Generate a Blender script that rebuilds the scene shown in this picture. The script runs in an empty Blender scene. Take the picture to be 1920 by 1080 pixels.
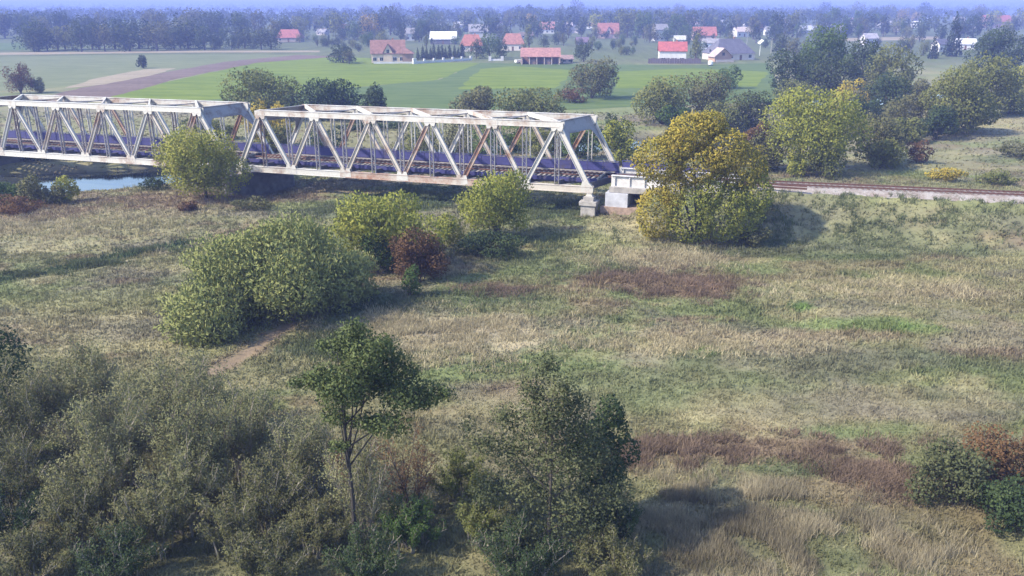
import bpy, math, random
import numpy as np
from mathutils import Vector, Matrix

# ------------------------------------------------------------------ camera, sky, sun
scene = bpy.context.scene
COL = scene.collection
CAMZ = 23.7
PITCH = 0.3212
FPX = 1600.0                                   # focal length in photo pixels (1920 wide)
cam_d = bpy.data.cameras.new('camera')
cam_d.sensor_width = 36.0
cam_d.lens = FPX / 1920 * 36.0
cam_d.clip_start = 0.5
cam_d.clip_end = 20000
cam = bpy.data.objects.new('camera', cam_d)
COL.objects.link(cam)
cam.location = (0, 0, CAMZ)
cam.rotation_euler = (math.pi / 2 - PITCH, 0, 0)
scene.camera = cam

SUN_EL = math.radians(41)
SUN_H = Vector((-1.0, -0.38, 0)).normalized()   # horizontal direction towards the sun
world = bpy.data.worlds.new('World')
scene.world = world
world.use_nodes = True
wn = world.node_tree
bg = wn.nodes['Background']
sky = wn.nodes.new('ShaderNodeTexSky')
sky.sky_type = 'NISHITA'
sky.sun_disc = False
sky.sun_elevation = SUN_EL
sky.sun_rotation = math.atan2(SUN_H.x, SUN_H.y)
sky.air_density = 1.0
sky.dust_density = 1.0
sky.ozone_density = 2.0
wn.links.new(sky.outputs[0], bg.inputs[0])
bg.inputs[1].default_value = 0.15

sun_d = bpy.data.lights.new('sun', 'SUN')
sun_d.energy = 3.5
sun_d.angle = math.radians(1.5)
sun_d.color = (1.0, 0.90, 0.72)
sun = bpy.data.objects.new('sun', sun_d)
COL.objects.link(sun)
sdir = Vector((SUN_H.x * math.cos(SUN_EL), SUN_H.y * math.cos(SUN_EL), math.sin(SUN_EL)))
sun.rotation_euler = sdir.to_track_quat('Z', 'Y').to_euler()
sun.location = (-60, 20, 60)

scene.view_settings.view_transform = 'Standard'
scene.view_settings.look = 'None'
scene.view_settings.gamma = 1.0
scene.view_settings.use_curve_mapping = False
scene.view_settings.exposure = 1.4
scene.cycles.volume_bounces = 0
scene.cycles.max_bounces = 6
scene.cycles.transparent_max_bounces = 6

R = random.Random(7)
NP = np.random.default_rng(11)

# ------------------------------------------------------------------ noise and terrain
def _hash(ix, iy, seed):
    h = (ix.astype(np.int64) * 374761393 + iy.astype(np.int64) * 668265263 + seed * 982451653) & 0x7fffffff
    h = ((h ^ (h >> 13)) * 1274126177) & 0x7fffffff
    return ((h ^ (h >> 16)) & 0xffff) / 65535.0

def vnoise(x, y, seed=0):
    x = np.asarray(x, float); y = np.asarray(y, float)
    ix = np.floor(x); iy = np.floor(y)
    fx = x - ix; fy = y - iy
    fx = fx * fx * (3 - 2 * fx); fy = fy * fy * (3 - 2 * fy)
    a = _hash(ix, iy, seed); b = _hash(ix + 1, iy, seed)
    c = _hash(ix, iy + 1, seed); d = _hash(ix + 1, iy + 1, seed)
    return (a * (1 - fx) + b * fx) * (1 - fy) + (c * (1 - fx) + d * fx) * fy

def fbm(x, y, seed=0, octv=4):
    s = 0; a = 0.5; t = 0
    for k in range(octv):
        s = s + a * vnoise(x * 2 ** k, y * 2 ** k, seed + 17 * k); t += a; a *= 0.55
    return s / t

def sstep(a, b, x):
    t = np.clip((x - a) / (b - a), 0, 1)
    return t * t * (3 - 2 * t)

def seg_dist(x, y, pts):
    best = np.full(np.shape(x), 1e9)
    for (x0, y0), (x1, y1) in zip(pts[:-1], pts[1:]):
        dx, dy = x1 - x0, y1 - y0
        t = np.clip(((x - x0) * dx + (y - y0) * dy) / (dx * dx + dy * dy), 0, 1)
        best = np.minimum(best, np.hypot(x - x0 - t * dx, y - y0 - t * dy))
    return best

BU = np.array([0.9476, -0.3196]); BV = np.array([0.3196, 0.9476])   # along / across the bridge
BN0 = np.array([-36.4, 113.6])                                       # first bearing of the right-hand span
BW, BS, BH = 7.37, 2.17, 7.44
RIVER = [(-170, 104), (-125, 110), (-85, 120), (-58, 127), (-36, 142), (-5, 156), (30, 162), (58, 172), (71, 192), (76, 216), (96, 242), (160, 264), (260, 280)]
WATER_Z = -1.6

def track_d(x, y):
    return (y - (104.2 - 0.238 * x)) / 1.028

def height(x, y):
    x = np.asarray(x, float); y = np.asarray(y, float)
    z = (fbm(x / 14, y / 14, 3) - 0.5) * 0.7 * (1 - sstep(140, 185, y)) * (1 - sstep(120, 200, np.abs(x)))
    z = z + (fbm(x / 2.6, y / 2.6, 5, 2) - 0.5) * 0.22 * (1 - sstep(110, 150, y)) * (1 - sstep(90, 120, np.abs(x)))
    # river bed
    dr = seg_dist(x, y, RIVER)
    z = z - 3.3 * (1 - sstep(3, 13, dr)) - 0.4 * (1 - sstep(8, 24, dr))
    # hollow round the middle pier
    z = z - 1.2 * (1 - sstep(2, 11, np.hypot(x + 33.5, (y - 117))))
    # railway embankment, right-hand side
    rag = (fbm(x / 5, y / 5, 9, 3) - 0.5) * 1.6
    e = 3.72 - np.maximum(0, np.abs(track_d(x, y)) - 2.7) / 1.75
    e = np.minimum(e, 3.72 - np.maximum(0, 17.5 - x) / 1.1)
    e = e + np.where(e < 3.5, rag * 0.35, 0) * sstep(0, 1.5, e)
    z = np.where(e > z, e, z)
    # embankment beyond the other end
    dl = (y - (117 - 0.337 * (x + 34.2))) / 1.055
    e = 3.72 - np.maximum(0, np.abs(dl) - 2.7) / 1.75
    e = np.minimum(e, 3.72 - np.maximum(0, x + 88) / 1.1)
    z = np.where(e > z, e, z)
    # far land rises a little towards the horizon
    r = np.hypot(x, y)
    z = z + 16 * sstep(2500, 6500, r)
    return z

def Hz(x, y):
    return float(height(np.array([x]), np.array([y]))[0])

CP, SP = math.cos(PITCH), math.sin(PITCH)

def ray(px, py):
    a = (px - 960) / FPX; b = (py - 540) / FPX
    return a, CP - b * SP, -SP - b * CP

def G(px, py, z=None):
    """world point of the ground where the photo shows it"""
    a, dy, dz = ray(px, py)
    zz = 0.0 if z is None else z
    for _ in range(4):
        t = (CAMZ - zz) / -dz
        x, y = a * t, dy * t
        if z is None:
            zz = 0.5 * zz + 0.5 * Hz(x, y)
        else:
            break
    return x, y

def at_Y(px, Y, zz=0.0):
    """x of a point standing at distance Y on ground zz seen in photo column px"""
    zc = Y * CP + (CAMZ - zz) * SP
    return (px - 960) / FPX * zc

def z_at(Y, py):
    a, dy, dz = ray(960, py)
    return CAMZ + Y * dz / dy

def mpp(Y, zz=0.0):
    return (Y * CP + (CAMZ - zz) * SP) / FPX      # metres per photo pixel

# ------------------------------------------------------------------ materials
MATS = {}
def new_mat(name):
    m = bpy.data.materials.new(name)
    m.use_nodes = True
    nt = m.node_tree
    return m, nt, nt.nodes['Principled BSDF'], nt.nodes['Material Output']

def ramp(nt, fac, stops):
    r = nt.nodes.new('ShaderNodeValToRGB')
    e = r.color_ramp.elements
    while len(e) < len(stops):
        e.new(0.5)
    for i, (p, c) in enumerate(stops):
        e[i].position = p; e[i].color = (*c, 1)
    nt.links.new(fac, r.inputs[0])
    return r.outputs[0]

def noise(nt, scale, detail=4, coord='Object', rough=0.6, stretch=None):
    tc = nt.nodes.new('ShaderNodeTexCoord')
    src = tc.outputs[coord]
    if stretch:
        mp = nt.nodes.new('ShaderNodeMapping'); mp.inputs['Scale'].default_value = stretch
        nt.links.new(src, mp.inputs[0]); src = mp.outputs[0]
    n = nt.nodes.new('ShaderNodeTexNoise')
    n.inputs['Scale'].default_value = scale
    n.inputs['Detail'].default_value = detail
    n.inputs['Roughness'].default_value = rough
    nt.links.new(src, n.inputs['Vector'])
    return n.outputs[0]

def mix_col(nt, fac, a, b, mode='MIX'):
    m = nt.nodes.new('ShaderNodeMix'); m.data_type = 'RGBA'; m.blend_type = mode
    for s, v in ((0, fac), (6, a), (7, b)):
        if isinstance(v, (int, float)): m.inputs[s].default_value = v
        elif isinstance(v, tuple): m.inputs[s].default_value = (*v, 1)
        else: nt.links.new(v, m.inputs[s])
    return m.outputs[2]

def math_n(nt, op, a, b=None):
    m = nt.nodes.new('ShaderNodeMath'); m.operation = op
    for i, v in enumerate((a, b)):
        if v is None: continue
        if isinstance(v, (int, float)): m.inputs[i].default_value = v
        else: nt.links.new(v, m.inputs[i])
    return m.outputs[0]

def plain(name, col, var=0.25, scale=1.5, rough=0.85, metal=0.0):
    if name in MATS: return MATS[name]
    m, nt, p, out = new_mat(name)
    n = noise(nt, scale, 5)
    c = ramp(nt, n, [(0.3, tuple(v * (1 - var) for v in col)), (0.7, tuple(min(1, v * (1 + var)) for v in col))])
    nt.links.new(c, p.inputs['Base Color'])
    p.inputs['Roughness'].default_value = rough
    p.inputs['Metallic'].default_value = metal
    MATS[name] = m
    return m

def leaf_mat(name, cols, trans=0.42):
    """foliage: each leaf takes its own shade between the given colours, with patches through the crown"""
    if name in MATS: return MATS[name]
    m, nt, p, out = new_mat(name)
    geo = nt.nodes.new('ShaderNodeNewGeometry')
    oi = nt.nodes.new('ShaderNodeObjectInfo')
    n = noise(nt, 0.55, 3)
    f = math_n(nt, 'ADD', math_n(nt, 'MULTIPLY', geo.outputs['Random Per Island'], 0.36),
               math_n(nt, 'MULTIPLY', math_n(nt, 'SUBTRACT', n, 0.20), 1.1))
    at_ = nt.nodes.new('ShaderNodeAttribute'); at_.attribute_name = 'outw'
    vt = nt.nodes.new('ShaderNodeVectorTransform'); vt.vector_type = 'NORMAL'; vt.convert_from = 'OBJECT'; vt.convert_to = 'WORLD'
    nt.links.new(at_.outputs['Vector'], vt.inputs[0])
    vs_ = nt.nodes.new('ShaderNodeVectorMath'); vs_.operation = 'SCALE'; vs_.inputs[3].default_value = 1.0
    nt.links.new(vt.outputs[0], vs_.inputs[0])
    va_ = nt.nodes.new('ShaderNodeVectorMath'); va_.operation = 'ADD'
    nt.links.new(vs_.outputs[0], va_.inputs[0]); nt.links.new(geo.outputs['Normal'], va_.inputs[1])
    vn_ = nt.nodes.new('ShaderNodeVectorMath'); vn_.operation = 'NORMALIZE'
    nt.links.new(va_.outputs[0], vn_.inputs[0])
    f = math_n(nt, 'ADD', f, math_n(nt, 'MULTIPLY', math_n(nt, 'SUBTRACT', oi.outputs['Random'], 0.5), 0.25))
    k = len(cols)
    c = ramp(nt, f, [(0.12 + 0.76 * i / (k - 1), cc) for i, cc in enumerate(cols)])
    p.inputs['Roughness'].default_value = 0.75
    p.inputs['Specular IOR Level'].default_value = 0.25
    nt.links.new(c, p.inputs['Base Color'])
    tr = nt.nodes.new('ShaderNodeBsdfTranslucent')
    nt.links.new(c, tr.inputs[0])
    nt.links.new(vn_.outputs[0], p.inputs['Normal']); nt.links.new(vn_.outputs[0], tr.inputs['Normal'])
    mx = nt.nodes.new('ShaderNodeMixShader'); mx.inputs[0].default_value = trans
    nt.links.new(p.outputs[0], mx.inputs[1]); nt.links.new(tr.outputs[0], mx.inputs[2])
    nt.links.new(mx.outputs[0], out.inputs[0])
    MATS[name] = m
    return m

LEAF = {
    'yellowgreen': [(0.150, 0.180, 0.036), (0.27, 0.285, 0.054), (0.40, 0.375, 0.078)],
    'olive':       [(0.090, 0.108, 0.032), (0.160, 0.178, 0.052), (0.245, 0.245, 0.080)],
    'green':       [(0.042, 0.082, 0.020), (0.075, 0.128, 0.030), (0.125, 0.180, 0.045)],
    'darkgreen':   [(0.028, 0.050, 0.022), (0.048, 0.078, 0.030), (0.080, 0.110, 0.040)],
    'autumn':      [(0.185, 0.185, 0.034), (0.38, 0.310, 0.052), (0.53, 0.385, 0.066)],
    'willowgrey':  [(0.140, 0.150, 0.070), (0.205, 0.210, 0.098), (0.290, 0.285, 0.140)],
    'darkgrey':    [(0.062, 0.076, 0.036), (0.100, 0.115, 0.052), (0.160, 0.165, 0.078)],
    'alder':       [(0.058, 0.082, 0.030), (0.098, 0.128, 0.045), (0.150, 0.180, 0.066)],
    'willow':      [(0.155, 0.185, 0.062), (0.245, 0.270, 0.092), (0.350, 0.355, 0.135)],
    'redbrown':    [(0.075, 0.062, 0.032), (0.145, 0.085, 0.045), (0.21, 0.120, 0.052)],
    'greyolive':   [(0.088, 0.095, 0.042), (0.142, 0.145, 0.062), (0.210, 0.205, 0.088)],
    'spruce':      [(0.018, 0.034, 0.020), (0.030, 0.050, 0.028), (0.052, 0.076, 0.036)],
    'goldfar':     [(0.18, 0.15, 0.03), (0.31, 0.23, 0.038), (0.44, 0.29, 0.048)],
    'wood':        [(0.036, 0.055, 0.025), (0.064, 0.088, 0.034), (0.110, 0.120, 0.044)],
}
def LM(k): return leaf_mat('leaves_' + k, LEAF[k])

BARK = plain('bark', (0.075, 0.062, 0.050), 0.4, 3, 0.95)
BARKP = plain('bark_pale', (0.19, 0.17, 0.14), 0.35, 3, 0.95)

def paint_mat(name, paint, rust, lo, hi, big=0.5):
    m, nt, p, out = new_mat(name)
    oi = nt.nodes.new('ShaderNodeObjectInfo')
    tc = nt.nodes.new('ShaderNodeTexCoord')
    add = nt.nodes.new('ShaderNodeVectorMath'); add.operation = 'ADD'
    mul = nt.nodes.new('ShaderNodeVectorMath'); mul.operation = 'SCALE'
    nt.links.new(oi.outputs['Location'], mul.inputs[0]); mul.inputs[3].default_value = 3.1
    nt.links.new(tc.outputs['Object'], add.inputs[0]); nt.links.new(mul.outputs[0], add.inputs[1])
    def nz(scale, det, rough):
        n = nt.nodes.new('ShaderNodeTexNoise')
        n.inputs['Scale'].default_value = scale; n.inputs['Detail'].default_value = det; n.inputs['Roughness'].default_value = rough
        nt.links.new(add.outputs[0], n.inputs['Vector'])
        return n.outputs[0]
    a = nz(big, 6, 0.7); b = nz(5.0, 4, 0.7)
    f = math_n(nt, 'ADD', math_n(nt, 'MULTIPLY', a, 0.7), math_n(nt, 'MULTIPLY', b, 0.3))
    f = math_n(nt, 'ADD', f, math_n(nt, 'MULTIPLY', math_n(nt, 'SUBTRACT', oi.outputs['Random'], 0.5), 0.16))
    fac = ramp(nt, f, [(lo, (0, 0, 0)), (hi, (1, 1, 1))])
    pc = ramp(nt, b, [(0.3, tuple(v * 0.78 for v in paint)), (0.65, paint)])
    rc = ramp(nt, nz(9, 3, .6), [(0.3, tuple(v * 0.6 for v in rust)), (0.7, rust)])
    nt.links.new(mix_col(nt, fac, pc, rc), p.inputs['Base Color'])
    p.inputs['Roughness'].default_value = 0.7
    MATS[name] = m
    return m

WHITE = paint_mat('rust_stained_white_paint', (0.49, 0.475, 0.45), (0.27, 0.155, 0.10), 0.525, 0.70)
RUSTY = paint_mat('flaking_white_paint_on_rust', (0.47, 0.43, 0.385), (0.29, 0.145, 0.09), 0.44, 0.62, 0.35)
GREYP = paint_mat('weathered_grey_paint', (0.25, 0.245, 0.265), (0.13, 0.085, 0.07), 0.50, 0.66)
BLUEP = paint_mat('faded_blue_paint', (0.032, 0.033, 0.145), (0.06, 0.05, 0.08), 0.56, 0.70)
DARKST = plain('dark_deck_steel', (0.075, 0.070, 0.085), 0.4, 2, 0.7)
TIMBER = plain('weathered_timber', (0.25, 0.225, 0.20), 0.35, 3, 0.9)
RAILM = plain('rusty_rail_steel', (0.11, 0.055, 0.042), 0.3, 4, 0.6, 0.3)
STONE = plain('weathered_pier_stone', (0.105, 0.098, 0.10), 0.4, 1.2, 0.9)
CONC = plain('pale_concrete', (0.29, 0.275, 0.265), 0.3, 1.4, 0.9)

# ------------------------------------------------------------------ mesh helpers
class MB:
    def __init__(s): s.v = []; s.f = []
    def add(s, vs, fs):
        o = len(s.v); s.v += [tuple(v) for v in vs]; s.f += [tuple(i + o for i in f) for f in fs]
    def box(s, x0, x1, y0, y1, z0, z1):
        s.add([(x0, y0, z0), (x1, y0, z0), (x1, y1, z0), (x0, y1, z0), (x0, y0, z1), (x1, y0, z1), (x1, y1, z1), (x0, y1, z1)],
              [(0, 3, 2, 1), (4, 5, 6, 7), (0, 1, 5, 4), (1, 2, 6, 5), (2, 3, 7, 6), (3, 0, 4, 7)])
    def bar(s, a, b, w, h, up=(0, 0, 1)):
        a = Vector(a); b = Vector(b); d = (b - a).normalized(); up = Vector(up)
        if abs(d.dot(up)) > 0.98: up = Vector((0, 1, 0))
        sx = d.cross(up).normalized(); sz = sx.cross(d).normalized()
        vs = [p + sx * (i * w / 2) + sz * (j * h / 2) for p in (a, b) for i, j in ((-1, -1), (1, -1), (1, 1), (-1, 1))]
        s.add(vs, [(3, 2, 1, 0), (4, 5, 6, 7), (0, 1, 5, 4), (1, 2, 6, 5), (2, 3, 7, 6), (3, 0, 4, 7)])
    def tube(s, pts, rad, n=6):
        pts = [Vector(p) for p in pts]
        ring = []
        for i, p in enumerate(pts):
            d = (pts[min(i + 1, len(pts) - 1)] - pts[max(i - 1, 0)]).normalized()
            sx = d.cross(Vector((0.13, 0.97, 0.2))).normalized(); sy = d.cross(sx)
            ring.append([p + (sx * math.cos(2 * math.pi * k / n) + sy * math.sin(2 * math.pi * k / n)) * rad[i] for k in range(n)])
        vs = [v for r in ring for v in r]
        fs = [(i * n + k, i * n + (k + 1) % n, (i + 1) * n + (k + 1) % n, (i + 1) * n + k) for i in range(len(pts) - 1) for k in range(n)]
        fs += [tuple(range(n))[::-1], tuple((len(pts) - 1) * n + k for k in range(n))]
        s.add(vs, fs)
    def prism(s, poly, d0, d1, axis='y'):
        n = len(poly)
        mk = {'y': lambda p, d: (p[0], d, p[1]), 'z': lambda p, d: (p[0], p[1], d), 'x': lambda p, d: (d, p[0], p[1])}[axis]
        vs = [mk(p, d0) for p in poly] + [mk(p, d1) for p in poly]
        s.add(vs, [tuple(range(n)), tuple(range(2 * n - 1, n - 1, -1))] + [(i, i + n, (i + 1) % n + n, (i + 1) % n) for i in range(n)])
    def mesh(s, name):
        me = bpy.data.meshes.new(name); me.from_pydata(s.v, [], s.f); me.update(); return me
    def build(s, name, mat, parent=None, **kw):
        return obj(name, s.mesh(name), mat, parent, **kw)

def obj(name, me, mat=None, parent=None, loc=None, smooth=False):
    o = bpy.data.objects.new(name, me); COL.objects.link(o)
    if mat is not None and me is not None and not len(me.materials): me.materials.append(mat)
    if parent is not None: o.parent = parent
    if loc is not None: o.location = loc
    if smooth: me.shade_smooth()
    return o

def tag(o, label=None, cat=None, group=None, kind=None):
    if label: o['label'] = label
    if cat: o['category'] = cat
    if group: o['group'] = group
    if kind: o['kind'] = kind
    return o

def empty(name, loc, rz=0.0, label=None, cat=None, group=None):
    o = bpy.data.objects.new(name, None); COL.objects.link(o)
    o.location = loc; o.rotation_euler = (0, 0, rz); o.empty_display_size = 0.5
    return tag(o, label, cat, group)

def np_mesh(name, verts, nper, cols=None, outw=None):
    """verts (n*nper,3): n separate polygons of nper corners"""
    nv = len(verts); nf = nv // nper
    me = bpy.data.meshes.new(name)
    me.vertices.add(nv); me.vertices.foreach_set('co', np.ascontiguousarray(verts, dtype=np.float32).ravel())
    me.loops.add(nv); me.loops.foreach_set('vertex_index', np.arange(nv, dtype=np.int32))
    me.polygons.add(nf); me.polygons.foreach_set('loop_start', np.arange(0, nv, nper, dtype=np.int32))
    if cols is not None:
        at = me.color_attributes.new('tint', 'FLOAT_COLOR', 'POINT')
        c = np.ones((nv, 4), np.float32); c[:, :3] = cols
        at.data.foreach_set('color', c.ravel())
    if outw is not None:
        at = me.attributes.new('outw', 'FLOAT_VECTOR', 'POINT')
        at.data.foreach_set('vector', np.repeat(outw, nper, 0).astype(np.float32).ravel())
    me.update(calc_edges=True)
    return me

# ------------------------------------------------------------------ ground colour map (ground cover tones, with some cast shadows painted in)
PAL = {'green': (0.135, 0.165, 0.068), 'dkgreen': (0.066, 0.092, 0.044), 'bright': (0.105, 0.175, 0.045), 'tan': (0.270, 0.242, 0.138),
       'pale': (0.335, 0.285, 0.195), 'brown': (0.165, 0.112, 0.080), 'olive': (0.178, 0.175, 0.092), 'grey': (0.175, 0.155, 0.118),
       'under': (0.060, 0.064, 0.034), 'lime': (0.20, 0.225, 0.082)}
PATCH = [  # photo column, row, half-width, half-height, what, strength
    (850, 632, 190, 42, 'pale', .8), (700, 620, 90, 30, 'tan', .6), (150, 420, 230, 45, 'tan', .65), (60, 455, 120, 25, 'tan', .5),
    (120, 600, 170, 45, 'tan', .6), (180, 560, 190, 25, 'lime', .35), (330, 660, 110, 35, 'tan', .5), (400, 650, 60, 25, 'lime', .4),
    (1225, 488, 120, 20, 'pale', .7), (1335, 540, 60, 20, 'brown', .5), (1225, 530, 150, 30, 'brown', .85), (1640, 545, 230, 26, 'tan', .6),
    (1560, 500, 120, 18, 'tan', .45), (1850, 560, 170, 30, 'brown', .25), (1320, 645, 190, 25, 'tan', .55), (1480, 640, 200, 20, 'pale', .4),
    (1400, 838, 270, 24, 'brown', .7), (1250, 862, 120, 20, 'brown', .5), (1640, 890, 100, 40, 'brown', .75), (1480, 880, 80, 18, 'dkgreen', .6),
    (1330, 905, 50, 25, 'green', .5), (950, 545, 130, 18, 'brown', .4), (900, 560, 170, 25, 'dkgreen', .6), (330, 375, 230, 18, 'brown', .65), (90, 395, 140, 20, 'brown', .6),  # the dark green patch is the very large willow's shadow, painted in
    (620, 345, 260, 12, 'grey', .8), (520, 362, 150, 10, 'brown', .5), (1060, 470, 170, 38, 'lime', .45), (960, 490, 90, 25, 'green', .5), (1190, 440, 70, 18, 'tan', .5),
    (790, 372, 100, 26, 'dkgreen', .95), (640, 395, 130, 14, 'dkgreen', .6), (560, 385, 100, 7, 'lime', .6), (1040, 392, 70, 18, 'dkgreen', .9), (1600, 468, 330, 26, 'dkgreen', .6), (1420, 468, 90, 22, 'under', .55),  # last patch: the yellowing tree's cast shadow put into the ground colour
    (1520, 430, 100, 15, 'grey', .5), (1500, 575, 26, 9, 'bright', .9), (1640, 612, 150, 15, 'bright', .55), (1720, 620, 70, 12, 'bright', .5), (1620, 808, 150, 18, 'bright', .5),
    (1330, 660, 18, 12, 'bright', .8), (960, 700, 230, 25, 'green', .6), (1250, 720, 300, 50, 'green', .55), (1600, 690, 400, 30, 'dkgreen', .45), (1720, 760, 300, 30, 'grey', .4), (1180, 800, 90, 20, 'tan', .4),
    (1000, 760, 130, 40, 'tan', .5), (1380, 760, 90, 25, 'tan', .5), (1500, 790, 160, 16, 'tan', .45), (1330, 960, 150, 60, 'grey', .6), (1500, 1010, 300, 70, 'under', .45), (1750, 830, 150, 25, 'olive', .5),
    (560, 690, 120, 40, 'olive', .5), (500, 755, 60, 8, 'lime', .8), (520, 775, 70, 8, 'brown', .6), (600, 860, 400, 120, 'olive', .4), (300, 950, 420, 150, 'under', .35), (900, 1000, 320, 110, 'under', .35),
    (700, 580, 120, 30, 'dkgreen', .7), (620, 640, 90, 30, 'green', .6), (800, 500, 60, 12, 'tan', .6), (830, 520, 90, 15, 'lime', .4),  # first patch paints the shadow falling beside the very large willow
    (1150, 425, 60, 14, 'tan', .5), (1700, 330, 160, 14, 'lime', .4), (1760, 300, 140, 30, 'olive', .6), (1850, 230, 140, 26, 'tan', .7), (1780, 255, 140, 16, 'grey', .6), (1880, 300, 60, 10, 'dkgreen', .5),
    (1150, 205, 120, 14, 'green', .7), (1420, 215, 80, 20, 'grey', .6), (1060, 192, 50, 12, 'tan', .6), (300, 240, 320, 40, 'olive', .7), (250, 210, 200, 15, 'grey', .6), (450, 270, 100, 30, 'olive', .7),
    (40, 190, 60, 8, 'lime', .5), (480, 185, 60, 6, 'tan', .5), (700, 240, 200, 40, 'olive', .6), (1100, 135, 110, 10, 'tan', .7), (600, 100, 120, 5, 'tan', .7), (1620, 80, 60, 8, 'tan', .8), (1700, 70, 100, 5, 'tan', .8),
]
def _px_ellipse(px, py, rx, ry):
    x, y = G(px, py, 0.0)
    x2, _ = G(px + rx, py, 0.0); _, y1 = G(px, py - ry, 0.0); _, y0 = G(px, py + ry, 0.0)
    return x, 0.5 * (y0 + y1), abs(x2 - x), 0.5 * (y1 - y0)
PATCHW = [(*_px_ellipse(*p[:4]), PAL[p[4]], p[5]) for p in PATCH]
LINES = [  # photo polyline, width in metres, what, strength, how far the ground sinks
    ([(-60, 532), (0, 523), (120, 503), (230, 480), (340, 455)], 1.9, 'dkgreen', 1.0, 0.45),
    ([(-60, 545), (0, 535), (120, 514), (260, 486)], 0.28, 'pale', .9, 0.0),
    ([(400, 700), (450, 672), (510, 630), (565, 598), (620, 575)], 1.25, 'brownpath', 1.0, 0.12),
    ([(700, 705), (850, 690), (1000, 650), (1120, 612), (1250, 590), (1420, 582), (1560, 560)], 0.4, 'dkgreen', .75, 0.10),
    ([(700, 725), (850, 708), (1000, 668), (1120, 630), (1250, 606), (1420, 596), (1560, 572)], 0.4, 'green', .7, 0.08),
    ([(1440, 385), (1600, 398), (1800, 412), (1920, 425), (2050, 440)], 0.8, 'dkgreen', .5, 0.0),
]
PAL['brownpath'] = (0.215, 0.165, 0.115)
LINEW = [([G(px, py, 0.0) for px, py in pl], w, PAL[c], s, dz) for pl, w, c, s, dz in LINES]

def groundcol(x, y):
    x = np.asarray(x, float); y = np.asarray(y, float)
    def blend(c, k, w): return c * (1 - w[:, None]) + np.array(k)[None, :] * w[:, None]
    big = fbm(x / 17 + 3, y / 11, 21, 4); mid = fbm(x / 6.0, y / 3.2, 31, 4); fine = fbm(x / 2.2, y / 1.3, 41, 3)
    far = sstep(150, 260, y)
    c = np.tile(np.array(PAL['olive']), (len(x), 1))
    c = blend(c, PAL['green'], sstep(.42, .62, big) * .75)
    c = blend(c, PAL['tan'], sstep(.50, .66, mid) * .75 * (1 - far * .6))
    c = blend(c, PAL['grey'], sstep(.50, .66, fbm(x / 9, y / 5, 51, 3)) * .6)
    c = blend(c, PAL['brown'], sstep(.58, .70, fbm(x / 7, y / 3.5, 61, 4)) * .5 * (1 - far))
    wob = fbm(x / 3.1, y / 2.0, 71, 4) - 0.5
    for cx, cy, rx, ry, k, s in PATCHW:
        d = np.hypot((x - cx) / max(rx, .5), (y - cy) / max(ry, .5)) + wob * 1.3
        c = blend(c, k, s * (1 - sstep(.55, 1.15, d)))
    for pts, w, k, s, dz in LINEW:
        d = seg_dist(x, y, pts) + wob * 0.9 * min(w, 1)
        c = blend(c, k, s * (1 - sstep(w * .4, w * .75, d)))
    # grass on the embankment, wet mud by the river
    e = height(x, y)
    onb = sstep(.8, 1.6, e) * (1 - sstep(1000, 2000, np.hypot(x, y)))
    c = blend(c, PAL['dkgreen'], onb * .35)
    c = blend(c, PAL['lime'], onb * sstep(2.6, 3.4, e) * .2)
    c = blend(c, (0.085, 0.075, 0.055), sstep(.9, 1.9, -e) * .9)
    c = blend(c, (0.075, 0.098, 0.042), sstep(300, 420, y) * .8)       # gardens and woodland floor round the village
    return c * (0.72 + 0.56 * fine[:, None])

def grid_lines(core0, core1, step, out0, out1, ratio):
    l = list(np.arange(core0, core1 + 1e-6, step))
    s = step; p = core1
    while p < out1: s *= ratio; p += s; l.append(p)
    s = step; p = core0
    while p > out0: s *= ratio; p -= s; l.insert(0, p)
    return np.array(l)

gx = grid_lines(-80, 80, 0.8, -9000, 9000, 1.07)
gy = grid_lines(26, 150, 0.7, -400, 9000, 1.06)
XX, YY = np.meshgrid(gx, gy)
fx, fy = XX.ravel(), YY.ravel()
fz = height(fx, fy)
for pts, w, k, s, dz in LINEW:
    if dz: fz = fz - dz * (1 - sstep(w * .4, w * .9, seg_dist(fx, fy, pts)))
nx, ny = len(gx), len(gy)
ii = (np.arange(ny - 1)[:, None] * nx + np.arange(nx - 1)[None, :]).ravel()
quads = np.stack([ii, ii + 1, ii + nx + 1, ii + nx], 1)
gme = bpy.data.meshes.new('ground')
gme.vertices.add(len(fx)); gme.vertices.foreach_set('co', np.stack([fx, fy, fz], 1).astype(np.float32).ravel())
gme.loops.add(quads.size); gme.loops.foreach_set('vertex_index', quads.ravel().astype(np.int32))
gme.polygons.add(len(quads)); gme.polygons.foreach_set('loop_start', np.arange(0, quads.size, 4, dtype=np.int32))
at = gme.color_attributes.new('tint', 'FLOAT_COLOR', 'POINT')
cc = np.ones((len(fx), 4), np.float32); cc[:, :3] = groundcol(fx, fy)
at.data.foreach_set('color', cc.ravel())
gme.update(calc_edges=True); gme.shade_smooth()

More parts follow.
